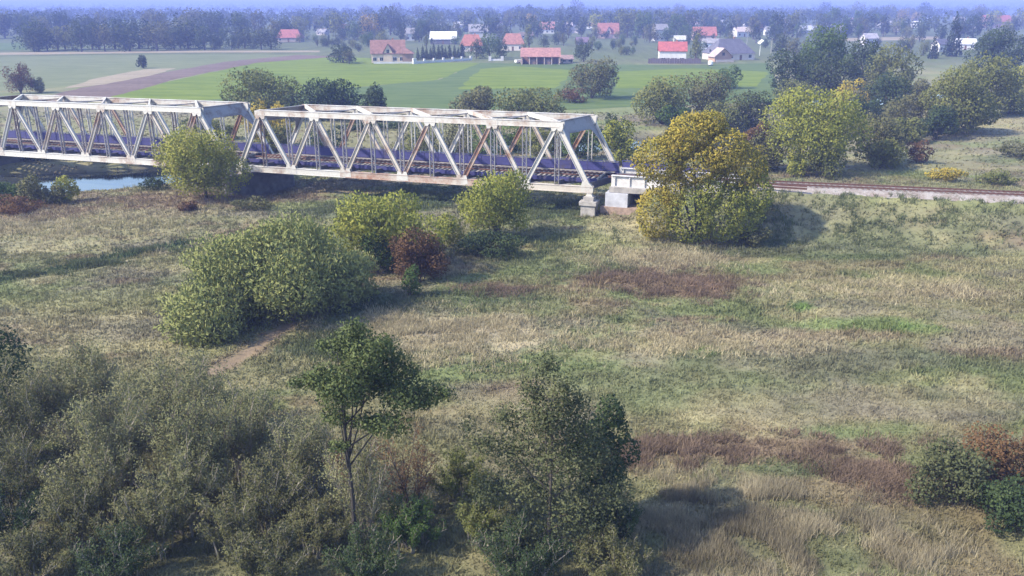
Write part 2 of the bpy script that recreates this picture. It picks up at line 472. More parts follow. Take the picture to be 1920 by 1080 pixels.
def tint_mat(name, trans=0.0, nscale=None, bump=0.0):
    m, nt, p, out = new_mat(name)
    a = nt.nodes.new('ShaderNodeAttribute'); a.attribute_name = 'tint'
    c = a.outputs[0]
    if nscale:
        n = noise(nt, nscale, 8, 'Object', 0.75, (1, 1.4, 1))
        c = mix_col(nt, 1.0, c, ramp(nt, n, [(0.28, (0.45, 0.46, 0.48)), (0.5, (1, 1, 1)), (0.74, (1.0, 0.97, 0.90))]), 'MULTIPLY')
        if bump:
            b = nt.nodes.new('ShaderNodeBump'); b.inputs['Strength'].default_value = bump; b.inputs['Distance'].default_value = 0.25
            nt.links.new(n, b.inputs['Height']); nt.links.new(b.outputs[0], p.inputs['Normal'])
    nt.links.new(c, p.inputs['Base Color'])
    p.inputs['Roughness'].default_value = 0.9
    p.inputs['Specular IOR Level'].default_value = 0.15
    if trans:
        tr = nt.nodes.new('ShaderNodeBsdfTranslucent'); nt.links.new(c, tr.inputs[0])
        mx = nt.nodes.new('ShaderNodeMixShader'); mx.inputs[0].default_value = trans
        nt.links.new(p.outputs[0], mx.inputs[1]); nt.links.new(tr.outputs[0], mx.inputs[2]); nt.links.new(mx.outputs[0], out.inputs[0])
    return m
tag(obj('ground', gme, tint_mat('meadow_ground', 0, 1.6, 0.6)), kind='structure')

# ------------------------------------------------------------------ river
def ribbon(pts, half, z):
    mb = MB(); P = [Vector((a, b)) for a, b in pts]
    L = []; Rr = []
    for i, p in enumerate(P):
        d = (P[min(i + 1, len(P) - 1)] - P[max(i - 1, 0)]).normalized(); n = Vector((-d.y, d.x))
        L.append(p + n * half); Rr.append(p - n * half)
    vs = [(q.x, q.y, z) for q in L] + [(q.x, q.y, z) for q in Rr]; n = len(P)
    mb.add(vs, [(i, i + n, i + n + 1, i + 1) for i in range(n - 1)])
    return mb
m, nt, p, out = new_mat('river_water')
p.inputs['Base Color'].default_value = (0.035, 0.040, 0.036, 1)
p.inputs['Roughness'].default_value = 0.06
b = nt.nodes.new('ShaderNodeBump'); b.inputs['Strength'].default_value = 0.12; b.inputs['Distance'].default_value = 0.04
nt.links.new(noise(nt, 1.2, 3, 'Object', .6, (0.5, 1.6, 1)), b.inputs['Height']); nt.links.new(b.outputs[0], p.inputs['Normal'])
tag(ribbon(RIVER, 10.5, WATER_Z).build('river_water', m), kind='structure')

# ------------------------------------------------------------------ fields beyond the river
def field_mat(name, a, b, scale, stretch):
    m, nt, p, out = new_mat(name)
    n = noise(nt, scale, 6, 'Object', .7, stretch)
    n2 = noise(nt, 0.02, 3)
    n3 = noise(nt, .09, 5, 'Object', .7, (.35, 1.8, 1))
    n = math_n(nt, 'ADD', math_n(nt, 'MULTIPLY', n, .5), math_n(nt, 'MULTIPLY', n3, .5))
    c = mix_col(nt, math_n(nt, 'MULTIPLY', n2, .4), ramp(nt, n, [(0.38, tuple(v * .8 for v in a)), (0.62, b)]), tuple(0.5 * (u + v) * 1.15 for u, v in zip(a, b)))
    nt.links.new(c, p.inputs['Base Color']); p.inputs['Roughness'].default_value = 0.95
    p.inputs['Specular IOR Level'].default_value = 0.1
    return m
def field(name, pix, mat, z):
    pts = [G(a, b, 0.0) for a, b in pix]
    # subdivide the outline with slight wander so that edges are not ruler straight
    out = []
    for (x0, y0), (x1, y1) in zip(pts, pts[1:] + pts[:1]):
        L = math.hypot(x1 - x0, y1 - y0); n = max(1, int(L / 6))
        for k in range(n):
            t = k / n; j = 0.0 if k == 0 else (float(vnoise((x0 + x1 * t) / 9, (y0 + y1 * t) / 9, 5)) - .5) * 2.2
            out.append((x0 + (x1 - x0) * t + j * (y1 - y0) / L, y0 + (y1 - y0) * t - j * (x1 - x0) / L))
    mb = MB(); mb.add([(x, y, z) for x, y in out], [tuple(range(len(out)))])
    return tag(mb.build(name, mat), kind='structure')
CROP = field_mat('young_green_crop', (0.078, 0.125, 0.016), (0.150, 0.188, 0.030), 0.30, (.5, 1.6, 1))
CROP2 = field_mat('dull_green_crop', (0.056, 0.098, 0.030), (0.105, 0.138, 0.052), 0.22, (.5, 1.6, 1))
SOIL = field_mat('ploughed_soil', (0.105, 0.078, 0.068), (0.165, 0.125, 0.110), 0.5, (1.5, .6, 1))
STUB = field_mat('grey_green_stubble', (0.095, 0.125, 0.058), (0.160, 0.170, 0.095), 0.25, (.5, 1.6, 1))
STRAW = field_mat('dry_straw_strip', (0.20, 0.17, 0.12), (0.28, 0.24, 0.17), 0.5, (1, 1, 1))
field('stubble_field', [(-260, 178), (70, 168), (230, 148), (420, 118), (600, 103), (330, 102), (-260, 110)], STUB, 0.02)
field('ploughed_field', [(60, 192), (190, 189), (330, 148), (480, 118), (640, 106), (560, 103), (420, 116), (250, 146), (120, 172)], SOIL, 0.032)
field('straw_strip', [(120, 166), (200, 158), (290, 140), (330, 128), (270, 130), (180, 147)], STRAW, 0.05)
field('crop_field', [(180, 190), (380, 188), (620, 168), (820, 150), (900, 118), (800, 117), (640, 106), (480, 118), (330, 150)], CROP, 0.038)
field('pasture_field', [(380, 188), (430, 200), (720, 203), (1060, 206), (1200, 200), (1470, 190), (1440, 118), (1320, 122), (1150, 121), (900, 118), (820, 150), (620, 168)], CROP2, 0.026)
field('crop_field', [(860, 168), (1040, 166), (1080, 132), (960, 124), (900, 130)], CROP, 0.044)
field('crop_field', [(1150, 166), (1420, 162), (1440, 135), (1300, 128), (1160, 134)], CROP, 0.05)
field('straw_strip', [(-200, 106), (330, 99), (600, 98), (600, 95), (330, 95), (-200, 101)], STRAW, 0.056)
field('straw_strip', [(1560, 78), (1760, 74), (1760, 68), (1560, 72)], STRAW, 0.056)
field('crop_field', [(-260, 98), (50, 94), (50, 80), (-260, 84)], CROP2, 0.056)

# ------------------------------------------------------------------ railway on the embankment
def track_y(x): return 104.2 - 0.238 * x
TD = Vector((1, -0.238, 0)).normalized(); TN = Vector((0.238, 1, 0)).normalized()
T0 = Vector((24.0, track_y(24.0), 0))
mb = MB(); rowpts = []
prof = [(-2.75, 3.60), (-2.0, 4.00), (-1.7, 4.10), (1.7, 4.10), (2.0, 4.00), (2.75, 3.60)]
L_T = 150.0; nseg = 100
vs = []
for i in range(nseg + 1):
    for j, (d, z) in enumerate(prof):
        q = T0 + TD * (i * L_T / nseg)
        wob = (float(vnoise(i * .9, j * 3.3, 8)) - .5) * (0.5 if j in (0, 5) else 0.12)
        q = q + TN * (d + wob)
        vs.append((q.x, q.y, z + (float(vnoise(i * 1.7, j * 2.1, 9)) - .5) * 0.12))
k = len(prof)
mb.add(vs, [(i * k + j, (i + 1) * k + j, (i + 1) * k + j + 1, i * k + j + 1) for i in range(nseg) for j in range(k - 1)])
m, nt, p, out = new_mat('track_ballast')
n = noise(nt, 7, 6, 'Object', .8)
n2 = noise(nt, 0.9, 5, 'Object', .7)
c = mix_col(nt, ramp(nt, n2, [(.42, (0, 0, 0)), (.62, (1, 1, 1))]), ramp(nt, n, [(.3, (.16, .15, .145)), (.6, (.33, .30, .29)), (.75, (.45, .42, .40))]), ramp(nt, n, [(.3, (.12, .10, .09)), (.7, (.25, .20, .175))]))
nt.links.new(c, p.inputs['Base Color']); p.inputs['Roughness'].default_value = .95
b = nt.nodes.new('ShaderNodeBump'); b.inputs['Strength'].default_value = .8; b.inputs['Distance'].default_value = .08
nt.links.new(n, b.inputs['Height']); nt.links.new(b.outputs[0], p.inputs['Normal'])
ball = mb.build('ballast', m); tag(ball, kind='structure')
tr = empty('railway_track', (T0.x, T0.y, 4.1), math.atan2(TD.y, TD.x), 'rusty single railway track running along the grassy embankment', 'railway')
for s in (-1, 1):
    mb = MB()
    mb.prism([(s * .75 - .07, .06), (s * .75 + .07, .06), (s * .75 + .07, .09), (s * .75 + .035, .11), (s * .75 + .045, .21), (s * .75 - .045, .21), (s * .75 - .035, .11), (s * .75 - .07, .09)], 0, L_T, 'x')
    mb.build('rail', RAILM, tr)
mb = MB()
for i in range(240):
    x = .3 + i * .62
    mb.box(x - .12, x + .12, -1.3 + R.uniform(-.06, .06), 1.3 + R.uniform(-.06, .06), -.10, .055)
tag(mb.build('sleepers', plain('old_sleepers', (.12, .085, .07), .4, 4), tr), kind='stuff')

# ------------------------------------------------------------------ truss bridge
BROT = math.atan2(BU[1], BU[0])
GRADE = 0.0047
def bridge_loc(u, v=0.0):
    q = BN0 + BU * u + BV * v
    return (q[0], q[1])

def make_span(u0, label):
    """one skew Warren truss span, 48 m: local x along the bridge, y away, z up from the bottom chord"""
    x0, y0 = bridge_loc(u0)
    root = empty('truss_span', (x0, y0, 2.9 + GRADE * u0), BROT, label, 'bridge', 'truss spans of the railway bridge')
    root.rotation_euler = (0, -GRADE, BROT)
    for side in (0, 1):
        y = BW * side; sx = BS * side
        sg = -1 if side == 0 else 1
        # chords (box sections with a cover plate standing proud)
        for bay in range(6):
            a0, a1 = sx + 8 * bay - (.35 if bay == 0 else 0), sx + 8 * bay + 8 + (.35 if bay == 5 else -.012)
            mb = MB(); mb.box(a0, a1, y - .24, y + .24, -.33, .33); mb.box(a0, a1, y - .33, y + .33, -.39, -.332); mb.box(a0, a1, y - .30, y + .30, .332, .375)
            mb.build('bottom_chord', RUSTY if side == 0 and u0 == 0 and bay >= 2 else WHITE, root)
        mb = MB(); mb.box(sx + 3.7, sx + 44.3, y - .26, y + .26, BH - .33, BH + .27); mb.box(sx + 3.6, sx + 44.4, y - .32, y + .32, BH + .272, BH + .32); mb.box(sx + 3.75, sx + 44.25, y - .31, y + .31, BH - .375, BH - .332)
        mb.build('top_chord', WHITE, root)
        def leaf2(a, b, w, name, mat):
            # member of two side webs joined by batten plates, as the old riveted members are
            A = Vector((a[0], y, a[1])); B = Vector((b[0], y, b[1])); d = (B - A).normalized()
            A = A + d * .35; B = B - d * .35
            mb = MB(); n = Vector((-d.z, 0, d.x))
            mb.bar(A, B, .05, w, n); 
            for s in (-1, 1):
                mb.bar(A + n * (s * (w / 2 - .03)) , B + n * (s * (w / 2 - .03)), .36, .055, n)
            return mb.build(name, mat, root)
        # end posts
        leaf2((sx + 0, 0), (sx + 4, BH), .62, 'end_post', WHITE)
        leaf2((sx + 48, 0), (sx + 44, BH), .62, 'end_post', WHITE)
        for i in range(1, 6):
            leaf2((sx + 8 * i, 0), (sx + 8 * i - 4, BH), .52, 'diagonal', RUSTY if R.random() < .5 else WHITE)
            leaf2((sx + 8 * i, 0), (sx + 8 * i + 4, BH), .52, 'diagonal', RUSTY if R.random() < .5 else WHITE)
        # laced posts at every node
        for j in range(1, 12):
            x = sx + 4 * j
            mb = MB(); w = .24
            for s in (-1, 1):
                mb.box(x + s * w - .035, x + s * w + .035, y - .13, y + .13, .376, BH - .376)
            zz = .5; k2 = 1
            while zz < BH - .8:
                mb.bar((x - w * k2, y + sg * .10, zz), (x + w * k2, y + sg * .10, zz + .42), .02, .075, (0, 1, 0))
                zz += .42; k2 = -k2
            mb.build('lattice_post', GREYP if side == 0 else WHITE, root)
        # gusset plates
        for i in range(7):
            x = sx + 8 * i
            if i in (0, 6):
                t = 1 if i == 0 else -1
                poly = [(x - .45 * t, -.30), (x + 1.0 * t, -.30), (x + 1.0 * t, .35), (x + .85 * t, 1.0), (x + .2 * t, .95), (x - .45 * t, .35)]
            else:
                poly = [(x - .8, -.3), (x + .8, -.3), (x + .75, .36), (x + .6, .85), (x + .28, .85), (x, .5), (x - .28, .85), (x - .6, .85), (x - .75, .36)]
            mb = MB()
            mb.prism(poly, y - .262, y - .242); mb.prism(poly, y + .242, y + .262)
            mb.build('gusset_plate', WHITE, root)
        for i in range(6):
            x = sx + 8 * i + 4
            poly = [(x - .75, BH + .25), (x - .75, BH - .36), (x - .6, BH - .8), (x - .25, BH - .8), (x, BH - .5), (x + .25, BH - .8), (x + .6, BH - .8), (x + .75, BH - .36), (x + .75, BH + .25)]
            mb = MB(); mb.prism(poly, y - .284, y - .262); mb.prism(poly, y + .262, y + .284)
            mb.build('gusset_plate', WHITE, root)
        # bearings
        for x in (0, 48):
            mb = MB(); mb.prism([(sx + x - .22, -.39), (sx + x + .22, -.39), (sx + x + .45, -.78), (sx + x - .45, -.78)], y - .3, y + .3)
            mb.build('bearing_shoe', WHITE, root)
    # top struts and sway bracing
    for i in range(1, 6):
        mb = MB(); mb.bar((8 * i + 4, .2, BH + .36), (8 * (i - 1) + 4 + BS, BW - .2, BH + .36), .22, .06)
        mb.bar((8 * i + 4, .3, BH + .1), (8 * (i - 1) + 4 + BS, BW - .3, BH + .1), .12, .42)
        mb.build('top_strut', WHITE, root)
    for i in range(1, 5):
        mb = MB(); mb.bar((8 * i + 4, .3, BH - .02), (8 * i + 4 + BS, BW - .3, BH - .02), .14, .12)
        mb.build('lateral_brace', GREYP, root)
    for i in range(5):
        mb = MB(); mb.bar((8 * i + 4.3, .3, BH - .14), (8 * i + 11.7 + BS, BW - .3, BH - .14), .12, .10)
        mb.build('lateral_brace', GREYP, root)
    # portals in the plane of the end posts: deep beam with curved knees
    for e, sgn in ((0, 1), (48, -1)):
        mb = MB()
        def P(t, drop, off):      # t 0..1 across, drop below the top chord along the post
            k = 1 - drop / BH
            return Vector((e + sgn * 4 * k + BS * t + off * 1.0, BW * t, BH * k))
        N = 18; top = []; bot = []
        for q in range(N + 1):
            t = q / N
            edge = min(t, 1 - t) * BW
            dr = 1.15 + 2.6 * max(0, 1 - edge / 1.7) ** 1.8
            top.append(P(t, -.2, 0)); bot.append(P(t, dr, 0))
        vs = [v + Vector((o, 0, 0)) for o in (-.04, .04) for v in top + bot]
        M = N + 1
        fs = []
        for q in range(N):
            fs.append((q, q + 1, M + q + 1, M + q)); fs.append((2 * M + q + 1, 2 * M + q, 3 * M + q, 3 * M + q + 1))
            fs.append((M + q, M + q + 1, 3 * M + q + 1, 3 * M + q)); fs.append((q + 1, q, 2 * M + q, 2 * M + q + 1))
        mb.add(vs, fs)
        mb.bar(P(0, -.25, 0), P(1, -.25, 0), .36, .08)
        mb.bar(P(.22, 1.2, 0), P(.78, 1.2, 0), .26, .08)
        mb.build('portal_frame', GREYP, root)
    # floor: cross beams, stringers, sleepers, rails
    for j in range(13):
        mb = MB(); x = 4 * j
        a = Vector((x + .04 * BS, .3, .42)); b2 = Vector((x + .96 * BS, BW - .3, .42))
        mb.bar(a, b2, .05, .72); mb.bar(a + Vector((0, 0, .38)), b2 + Vector((0, 0, .38)), .3, .04); mb.bar(a - Vector((0, 0, .38)), b2 - Vector((0, 0, .38)), .3, .04)
        mb.build('floor_beam', DARKST, root)
    for yy in (BW / 2 - 1.9, BW / 2 - .8, BW / 2 + .8, BW / 2 + 1.9):
        mb = MB(); o = BS * yy / BW; mb.box(o + .1, o + 47.9, yy - .12, yy + .12, .35, .72)
        mb.build('stringer', DARKST, root)
    for j in range(12):
        mb = MB(); x = 4 * j
        mb.bar((x + .2, .35, .25), (x + 3.8 + BS, BW - .35, .25), .16, .08)
        mb.build('lower_brace', WHITE, root)
    mb = MB()
    for k in range(78):
        x = BS / 2 + .4 + k * .61
        ln = R.uniform(-.15, .15)
        mb.box(x - .13, x + .13, BW / 2 - 2.15 + ln, BW / 2 + 2.0, .802, 1.02)
    tag(mb.build('sleepers', TIMBER, root), kind='stuff')
    for s in (-1, 1):
        mb = MB(); mb.box(.5, 48.5, BW / 2 + s * .75 - .05, BW / 2 + s * .75 + .05, 1.022, 1.20); mb.build('rail', RAILM, root)
    # walkways of planks both sides of the rails, blue-painted railing panels on the far side
    for yy, wd in ((BW / 2 + 2.45, .8),):
        for q in range(3):
            mb = MB(); o = BS * yy / BW
            mb.box(o + .2, o + 47.8, yy - wd / 2 + q * wd / 3, yy - wd / 2 + (q + .93) * wd / 3, .96, 1.02 + .004 * q)
            mb.build('walkway_plank', TIMBER if q else DARKST, root)
    for side, yy in ((1, BW / 2 + 2.85), (0, BW / 2 - 2.35)):
        o = BS * yy / BW
        if side == 1:
            for k in range(24):
                x = o + .1 + k * 2.0
                mb = MB(); mb.box(x + .06, x + 1.94, yy - .015, yy + .015, 1.15, 2.12)
                for z in (1.12, 1.62, 2.12): mb.box(x + .04, x + 1.96, yy - .035, yy + .035, z, z + .06)
                mb.build('railing_panel', BLUEP, root)
            for k in range(25):
                x = o + .1 + k * 2.0
                mb = MB(); mb.box(x - .04, x + .04, yy - .05, yy + .05, .75, 2.26); mb.build('railing_post', BLUEP, root)
            mb = MB(); mb.box(o, o + 48.1, yy - .06, yy + .06, 2.262, 2.32); mb.build('handrail', BLUEP, root)
            mb = MB(); mb.box(o, o + 48.1, yy + .06, yy + .12, .3, 1.1); mb.build('fascia_beam', BLUEP, root)
        else:
            mb = MB(); mb.box(o, o + 48.1, yy - .06, yy + .06, .60, 1.06); mb.build('fascia_beam', BLUEP, root)
    return root

GAP = 1.83
make_span(0.0, 'rust-stained white truss span ending at the stone pedestal and white approach girder')
make_span(-48.0 - GAP, 'pale white truss span crossing the river water')

SKEW = math.atan2(BW, BS)      # direction of the piers in the bridge's own axes
def make_pier(u, label, zb, zt, half_t, ext, mat):
    """stone pier lying under both trusses, along the skew, with rounded noses and a cap course"""
    c = BN0 + BU * (u + BS / 2) + BV * (BW / 2)
    root = empty('bridge_pier', (c[0], c[1], zb), BROT + SKEW, label, 'pier', 'stone piers of the railway bridge')
    hl = math.hypot(BW, BS) / 2 + ext
    def outline(g):
        pts = []
        for sgn in (1, -1):
            for k in range(9):
                a = -math.pi / 2 + math.pi * k / 8
                pts.append((sgn * (hl + math.cos(a) * (half_t + g) * .8), sgn * math.sin(a) * (half_t + g)))
        return pts
    # courses of masonry, every other slightly proud
    n = 6; hh = (zt - .45 - zb) / n
    for i in range(n):
        mb = MB(); g = .10 * (n - i) / n + (.02 if i % 2 else 0)
        mb.prism(outline(g), i * hh, (i + 1) * hh - .02, 'z'); mb.build('masonry_course', mat, root)
    mb = MB(); mb.prism(outline(.22), zt - .45 - zb, zt - zb, 'z'); mb.build('pier_cap', mat, root)
    return root
PZ = 2.9 - .79
make_pier(-GAP / 2, 'dark stone pier between the two truss spans, behind the round bush', -1.9, PZ - .02, 1.35, .7, STONE)
make_pier(-48 - 1.5 * GAP, 'dark stone pier standing in the river at the far bank bushes', -3.4, PZ - .3, 1.35, .7, STONE)

# abutment: two pedestals carrying the truss ends, a bench block behind, and the white approach girder
c0 = bridge_loc(48.0); gz = 2.9 + GRADE * 48 - .79
ab = empty('bridge_abutment', (c0[0], c0[1], 0), BROT, 'pale stone abutment with pedestal under the end of the truss', 'abutment')
for px, py in ((0, 0), (BS, BW)):
    mb = MB(); mb.box(px - .85, px + .85, py - .8, py + .8, -1.0, gz - .95); mb.build('pedestal', CONC, ab)
    mb = MB(); mb.box(px - 1.02, px + 1.02, py - .97, py + .97, gz - .948, gz - .50); mb.build('pedestal_cap', CONC, ab)
    mb = MB(); mb.box(px - .6, px + .6, py - .6, py + .6, gz - .498, gz - .01); mb.build('bearing_block', CONC, ab)
mb = MB(); mb.add([(1.2, .4, -1), (7.5, .4, -1), (7.5 + BS, BW + .5, -1), (1.2 + BS, BW + .5, -1), (1.2, .4, 1.15), (7.5, .4, 1.15), (7.5 + BS, BW + .5, 1.15), (1.2 + BS, BW + .5, 1.15)],
                  [(0, 3, 2, 1), (4, 5, 6, 7), (0, 1, 5, 4), (1, 2, 6, 5), (2, 3, 7, 6), (3, 0, 4, 7)])
mb.build('abutment_wall', plain('brown_brickwork', (.26, .19, .155), .35, 2.5), ab)
mb = MB(); mb.box(1.75, 4.4, .55, 6.6, 1.152, 2.75); mb.build('bench_block', plain('blue_grey_concrete', (.36, .37, .42), .25, 1.2), ab)
ag = empty('approach_girder', (c0[0], c0[1], 2.9), BROT, 'white plate girder approach deck beyond the truss end, half hidden by the yellowing tree', 'bridge deck')
for yy in (1.6, BW - .8):
    mb = MB(); mb.box(2.2, 17.0, yy - .05, yy + .05, .55, 1.75); mb.box(2.2, 17.0, yy - .3, yy + .3, 1.752, 1.80); mb.box(2.2, 17.0, yy - .3, yy + .3, .50, .548)
    mb.build('plate_girder', plain('white_girder_paint', (.46, .45, .455), .2, 1.5, .6), ag)
    for k in range(9):
        mb = MB(); mb.box(2.6 + k * 1.75, 2.68 + k * 1.75, yy - .22, yy - .052, .56, 1.74); mb.build('stiffener', MATS['white_girder_paint'], ag)
mb = MB(); mb.box(2.1, 17.2, 1.95, BW - 1.15, 1.0, 1.22); mb.build('deck_slab', DARKST, ag)
mb = MB(); mb.box(2.1, 17.2, .9, 1.25, -.1, .49); mb.box(2.1, 17.2, BW - .9, BW - .5, -.1, .49); mb.build('bearing_beam', CONC, ag)
for k in range(8):
    x = 2.4 + k * 1.9
    mb = MB(); mb.box(x - .04, x + .04, BW - .55, BW - .47, 1.1, 2.62); mb.build('railing_post', BLUEP, ag)
    if k < 7:
        mb = MB(); mb.box(x + .06, x + 1.84, BW - .53, BW - .5, 1.5, 2.45); mb.build('railing_panel', BLUEP, ag)
mb = MB(); mb.box(2.3, 15.8, BW - .57, BW - .45, 2.621, 2.68); mb.build('handrail', BLUEP, ag)
for s in (-1, 1):
    mb = MB(); mb.box(1.5, 24.0, BW / 2 + s * .75 - .05, BW / 2 + s * .75 + .05, 1.222, 1.42); mb.build('rail', RAILM, ag)

# ------------------------------------------------------------------ trees and bushes
def make_lobes(w, d, z0, z1, k, rng, peak=0.0):
    """overlapping lobes that fill a crown envelope w x d, from z0 to z1, unevenly"""
    L = [(0, 0, z0 + (z1 - z0) * .42, w * .29, d * .29, (z1 - z0) * .34)]
    cz, hz = (z0 + z1) / 2, (z1 - z0) / 2
    for i in range(k):
        a = 2 * math.pi * (i + rng.uniform(-.3, .3)) * 0.618 * 1.0
        t = -0.75 + 1.6 * (i + .5) / k
        rr = math.sqrt(max(0.08, 1 - t * t)) * (1 - peak * max(0, t + .3))
        s = rng.uniform(.15, .31)
        m = rng.uniform(.66, 1.0)
        rx, ry, rz = w * s * .9, d * s * .9, min(hz * s * 1.9, .5 * (w + d) * s * 1.1)
        x = math.cos(a) * rr * max(0, w / 2 * m + w * .08 - rx * .55); y = math.sin(a) * rr * max(0, d / 2 * m + d * .08 - ry * .55)
        L.append((x, y, max(z0 + rz * .6, min(z1 - rz * .85, cz + t * hz * .9)), rx, ry, rz))
    return L

def leaf_cloud(lobes, n, size, aspect, seed, updir=0.0, shell=0.55, zmin=0.03):
    rng = np.random.default_rng(seed)
    A = np.array(lobes)
    area = (A[:, 3] * A[:, 4] + A[:, 3] * A[:, 5] + A[:, 4] * A[:, 5])
    idx = rng.choice(len(A), n, p=area / area.sum())
    d = rng.normal(size=(n, 3)); d /= np.linalg.norm(d, axis=1)[:, None]
    r = shell + (1.06 - shell) * rng.random(n) ** .6
    # twiggy unevenness: some directions of a lobe reach further out
    bump = np.sin(d[:, 0] * 9 + idx * 1.7) * np.sin(d[:, 1] * 8 + idx * 2.3) * np.sin(d[:, 2] * 9 + idx)
    r = r * (1 + .24 * bump)
    p = A[idx, :3] + d * A[idx, 3:6] * r[:, None]
    p[:, 2] = np.maximum(p[:, 2], zmin + rng.random(n) * size)
    # leaf blade: long axis t, width axis s
    t = rng.normal(size=(n, 3)) + d * .5; t[:, 2] += updir; t /= np.linalg.norm(t, axis=1)[:, None]
    q = rng.normal(size=(n, 3)); s = np.cross(t, q); s /= np.linalg.norm(s, axis=1)[:, None] + 1e-9
    sz = size * (.55 + .9 * rng.random(n))[:, None]
    V = np.stack([p - t * sz * .5 * aspect, p + s * sz * .42, p + t * sz * .5 * aspect, p - s * sz * .42], 1)
    o = d / A[idx, 3:6] * A[idx, 3:6].mean(1)[:, None]; o[:, 2] += .25
    o /= np.linalg.norm(o, axis=1)[:, None]
    return V.reshape(-1, 3), o

def trunk_mesh(lobes, z0, r0, seed, stems=1, spread=.3, maxl=9):
    rng = random.Random(seed); mb = MB()
    order = sorted(lobes[1:], key=lambda l: -l[3] * l[5])[:maxl]
    if stems == 1:
        top = max(l[2] for l in lobes) * .92; lean = Vector((rng.uniform(-.1, .1) * top, rng.uniform(-.1, .1) * top, 0)) * .4
        pts = [Vector((0, 0, -.15)), Vector((0, 0, .25)), Vector((rng.uniform(-.1, .1), rng.uniform(-.1, .1), z0 * .5 + .3)) + lean * .3, Vector((lean.x * .7, lean.y * .7, (z0 + top) * .45)), Vector((lean.x, lean.y, top))]
        mb.tube(pts, [r0 * 1.35, r0 * 1.05, r0 * .85, r0 * .55, r0 * .12], 7)
        for l in order:
            zs = max(z0 * .7, min(l[2] - .3, (z0 + top) * .45) * rng.uniform(.6, .95)); t = min(1, zs / max(top, .1))
            a = Vector((lean.x * t, lean.y * t, zs)); b = Vector(l[:3])
            m = (a + b) / 2 + Vector((0, 0, -.08 * (b - a).length))
            mb.tube([a, m, b], [r0 * .42, r0 * .28, r0 * .08], 5)
    else:
        for i in range(stems):
            l = order[i % len(order)]
            b = Vector(l[:3]) + Vector((rng.uniform(-.3, .3) * l[3], rng.uniform(-.3, .3) * l[4], .3 * l[5]))
            a = Vector((rng.uniform(-spread, spread), rng.uniform(-spread, spread), -.1))
            m = a * .4 + b * .42 + Vector((0, 0, .12 * b.z))
            mb.tube([a, m, b], [r0 * rng.uniform(.5, .9), r0 * .5, r0 * .1], 5)
    return mb.mesh('trunk')

SEED = [100]
def tree(name, label, cat, X, Y, w, h, key, crown0=.12, depth=None, n=4000, leaf=.3, aspect=1.3, stems=1, k=12, group=None, r0=None, updir=0.2, peak=0.15, shell=.62, z=None, lobes=None, bark=None, part='crown', fill=0):
    SEED[0] += 7; sd = SEED[0]; rng = random.Random(sd)
    d = depth or w * .9
    z = Hz(X, Y) if z is None else z
    L = lobes or make_lobes(w, d, h * crown0, h, k, rng, peak)
    if fill: L = L + [(0, 0, h * (crown0 + 1) / 2, w * fill, d * fill, h * (1 - crown0) * fill * .98)] * 2
    root = empty(name, (X, Y, z), 0, label, cat, group)
    obj('trunk' if stems == 1 else 'stems', trunk_mesh(L, h * crown0, r0 or max(.06, h * .022), sd, stems), bark or BARK, root)
    Vl, Ol = leaf_cloud(L, int(n * 1.5), leaf * .78, aspect, sd, updir, shell); me = np_mesh('crown', Vl, 4, None, Ol)
    obj(part, me, LM(key), root)
    return root

def spot(x0, x1, ytop, ybase=None, Y=None, z=None):
    """place from the photo: columns of the crown edges, rows of top and foot -> X, Y, width, height"""
    px = (x0 + x1) / 2
    if Y is None: X, Y = G(px, ybase)
    zz = Hz(at_Y(px, Y), Y) if z is None else z
    X = at_Y(px, Y, zz)
    w = (x1 - x0) * mpp(Y, zz); h = z_at(Y, ytop) - zz
    return X, Y, w, h

def put(name, label, x0, x1, ytop, ybase=None, Y=None, key='olive', cat='bush', **kw):
    X, Y, w, h = spot(x0, x1, ytop, ybase, Y)
    return tree(name, label, cat, X, Y, w, max(.6, h), key, **kw)

# --- in front of the bridge
put('round_bush', 'round yellow-green tree in front of the truss bridge, covering the joint between its two spans', 314, 458, 246, 372, key='yellowgreen', cat='tree', crown0=.10, n=15000, leaf=.24, k=18, r0=.22, peak=.05, fill=.42)
put('willow_bush', 'many-stemmed yellow-green willow right in front of the truss, left of the stone pedestal', 858, 1006, 320, 446, key='yellowgreen', crown0=.12, n=8200, leaf=.2, aspect=1.9, fill=.40, stems=16, k=12, updir=.9, r0=.10, shell=.35)
A_ = Vector((at_Y(400, 58.8), 58.8, 0)); B_ = Vector((at_Y(650, 68.0), 68.0, 0)); C_ = (A_ + B_) / 2
rw = random.Random(77); LW = [(0, 0, 3.4, 4.6, 4.0, 3.4), (-2.5, 1, 3.0, 4.0, 3.6, 3.0), (2.8, 1.5, 2.8, 3.6, 3.4, 2.8)]
for i in range(40):
    t = (i + .5) / 40 * 1.1 - .05; f = 1 - (2 * t - 1) ** 2 * .5
    q = A_.lerp(B_, t) - C_; off = rw.gauss(.9, 2.3) * f          # most of the bulk leans away from the path
    zc = rw.uniform(.12, .84) * 8.4 * f * (1 - .06 * abs(off - .9))
    rr = rw.uniform(1.2, 2.4) * (.7 + .3 * f)
    LW.append((q.x * 1.18 - off * .6, q.y + off * .6, max(rr * .6, zc), rr * 1.25, rr, rr * .9))
tree('willow_bush', 'very large spreading olive willow beside the brown dirt path', 'bush', C_.x, C_.y, 16, 8.2, 'willow', crown0=.02, n=46000, leaf=.165, aspect=2.3, stems=26, k=26, updir=1.0, r0=.13, shell=.5, lobes=LW)
put('willow_bush', 'lumpy yellow-green willow behind the very large willow', 626, 836, 368, Y=77, key='yellowgreen', crown0=.05, n=10000, leaf=.21, aspect=1.8, stems=10, k=14, updir=.7, r0=.11)
put('autumn_bush', 'red-brown autumn bush standing beside the lumpy willow', 734, 842, 428, 528, key='redbrown', crown0=.08, n=5200, leaf=.19, stems=8, k=10, r0=.07, shell=.4)
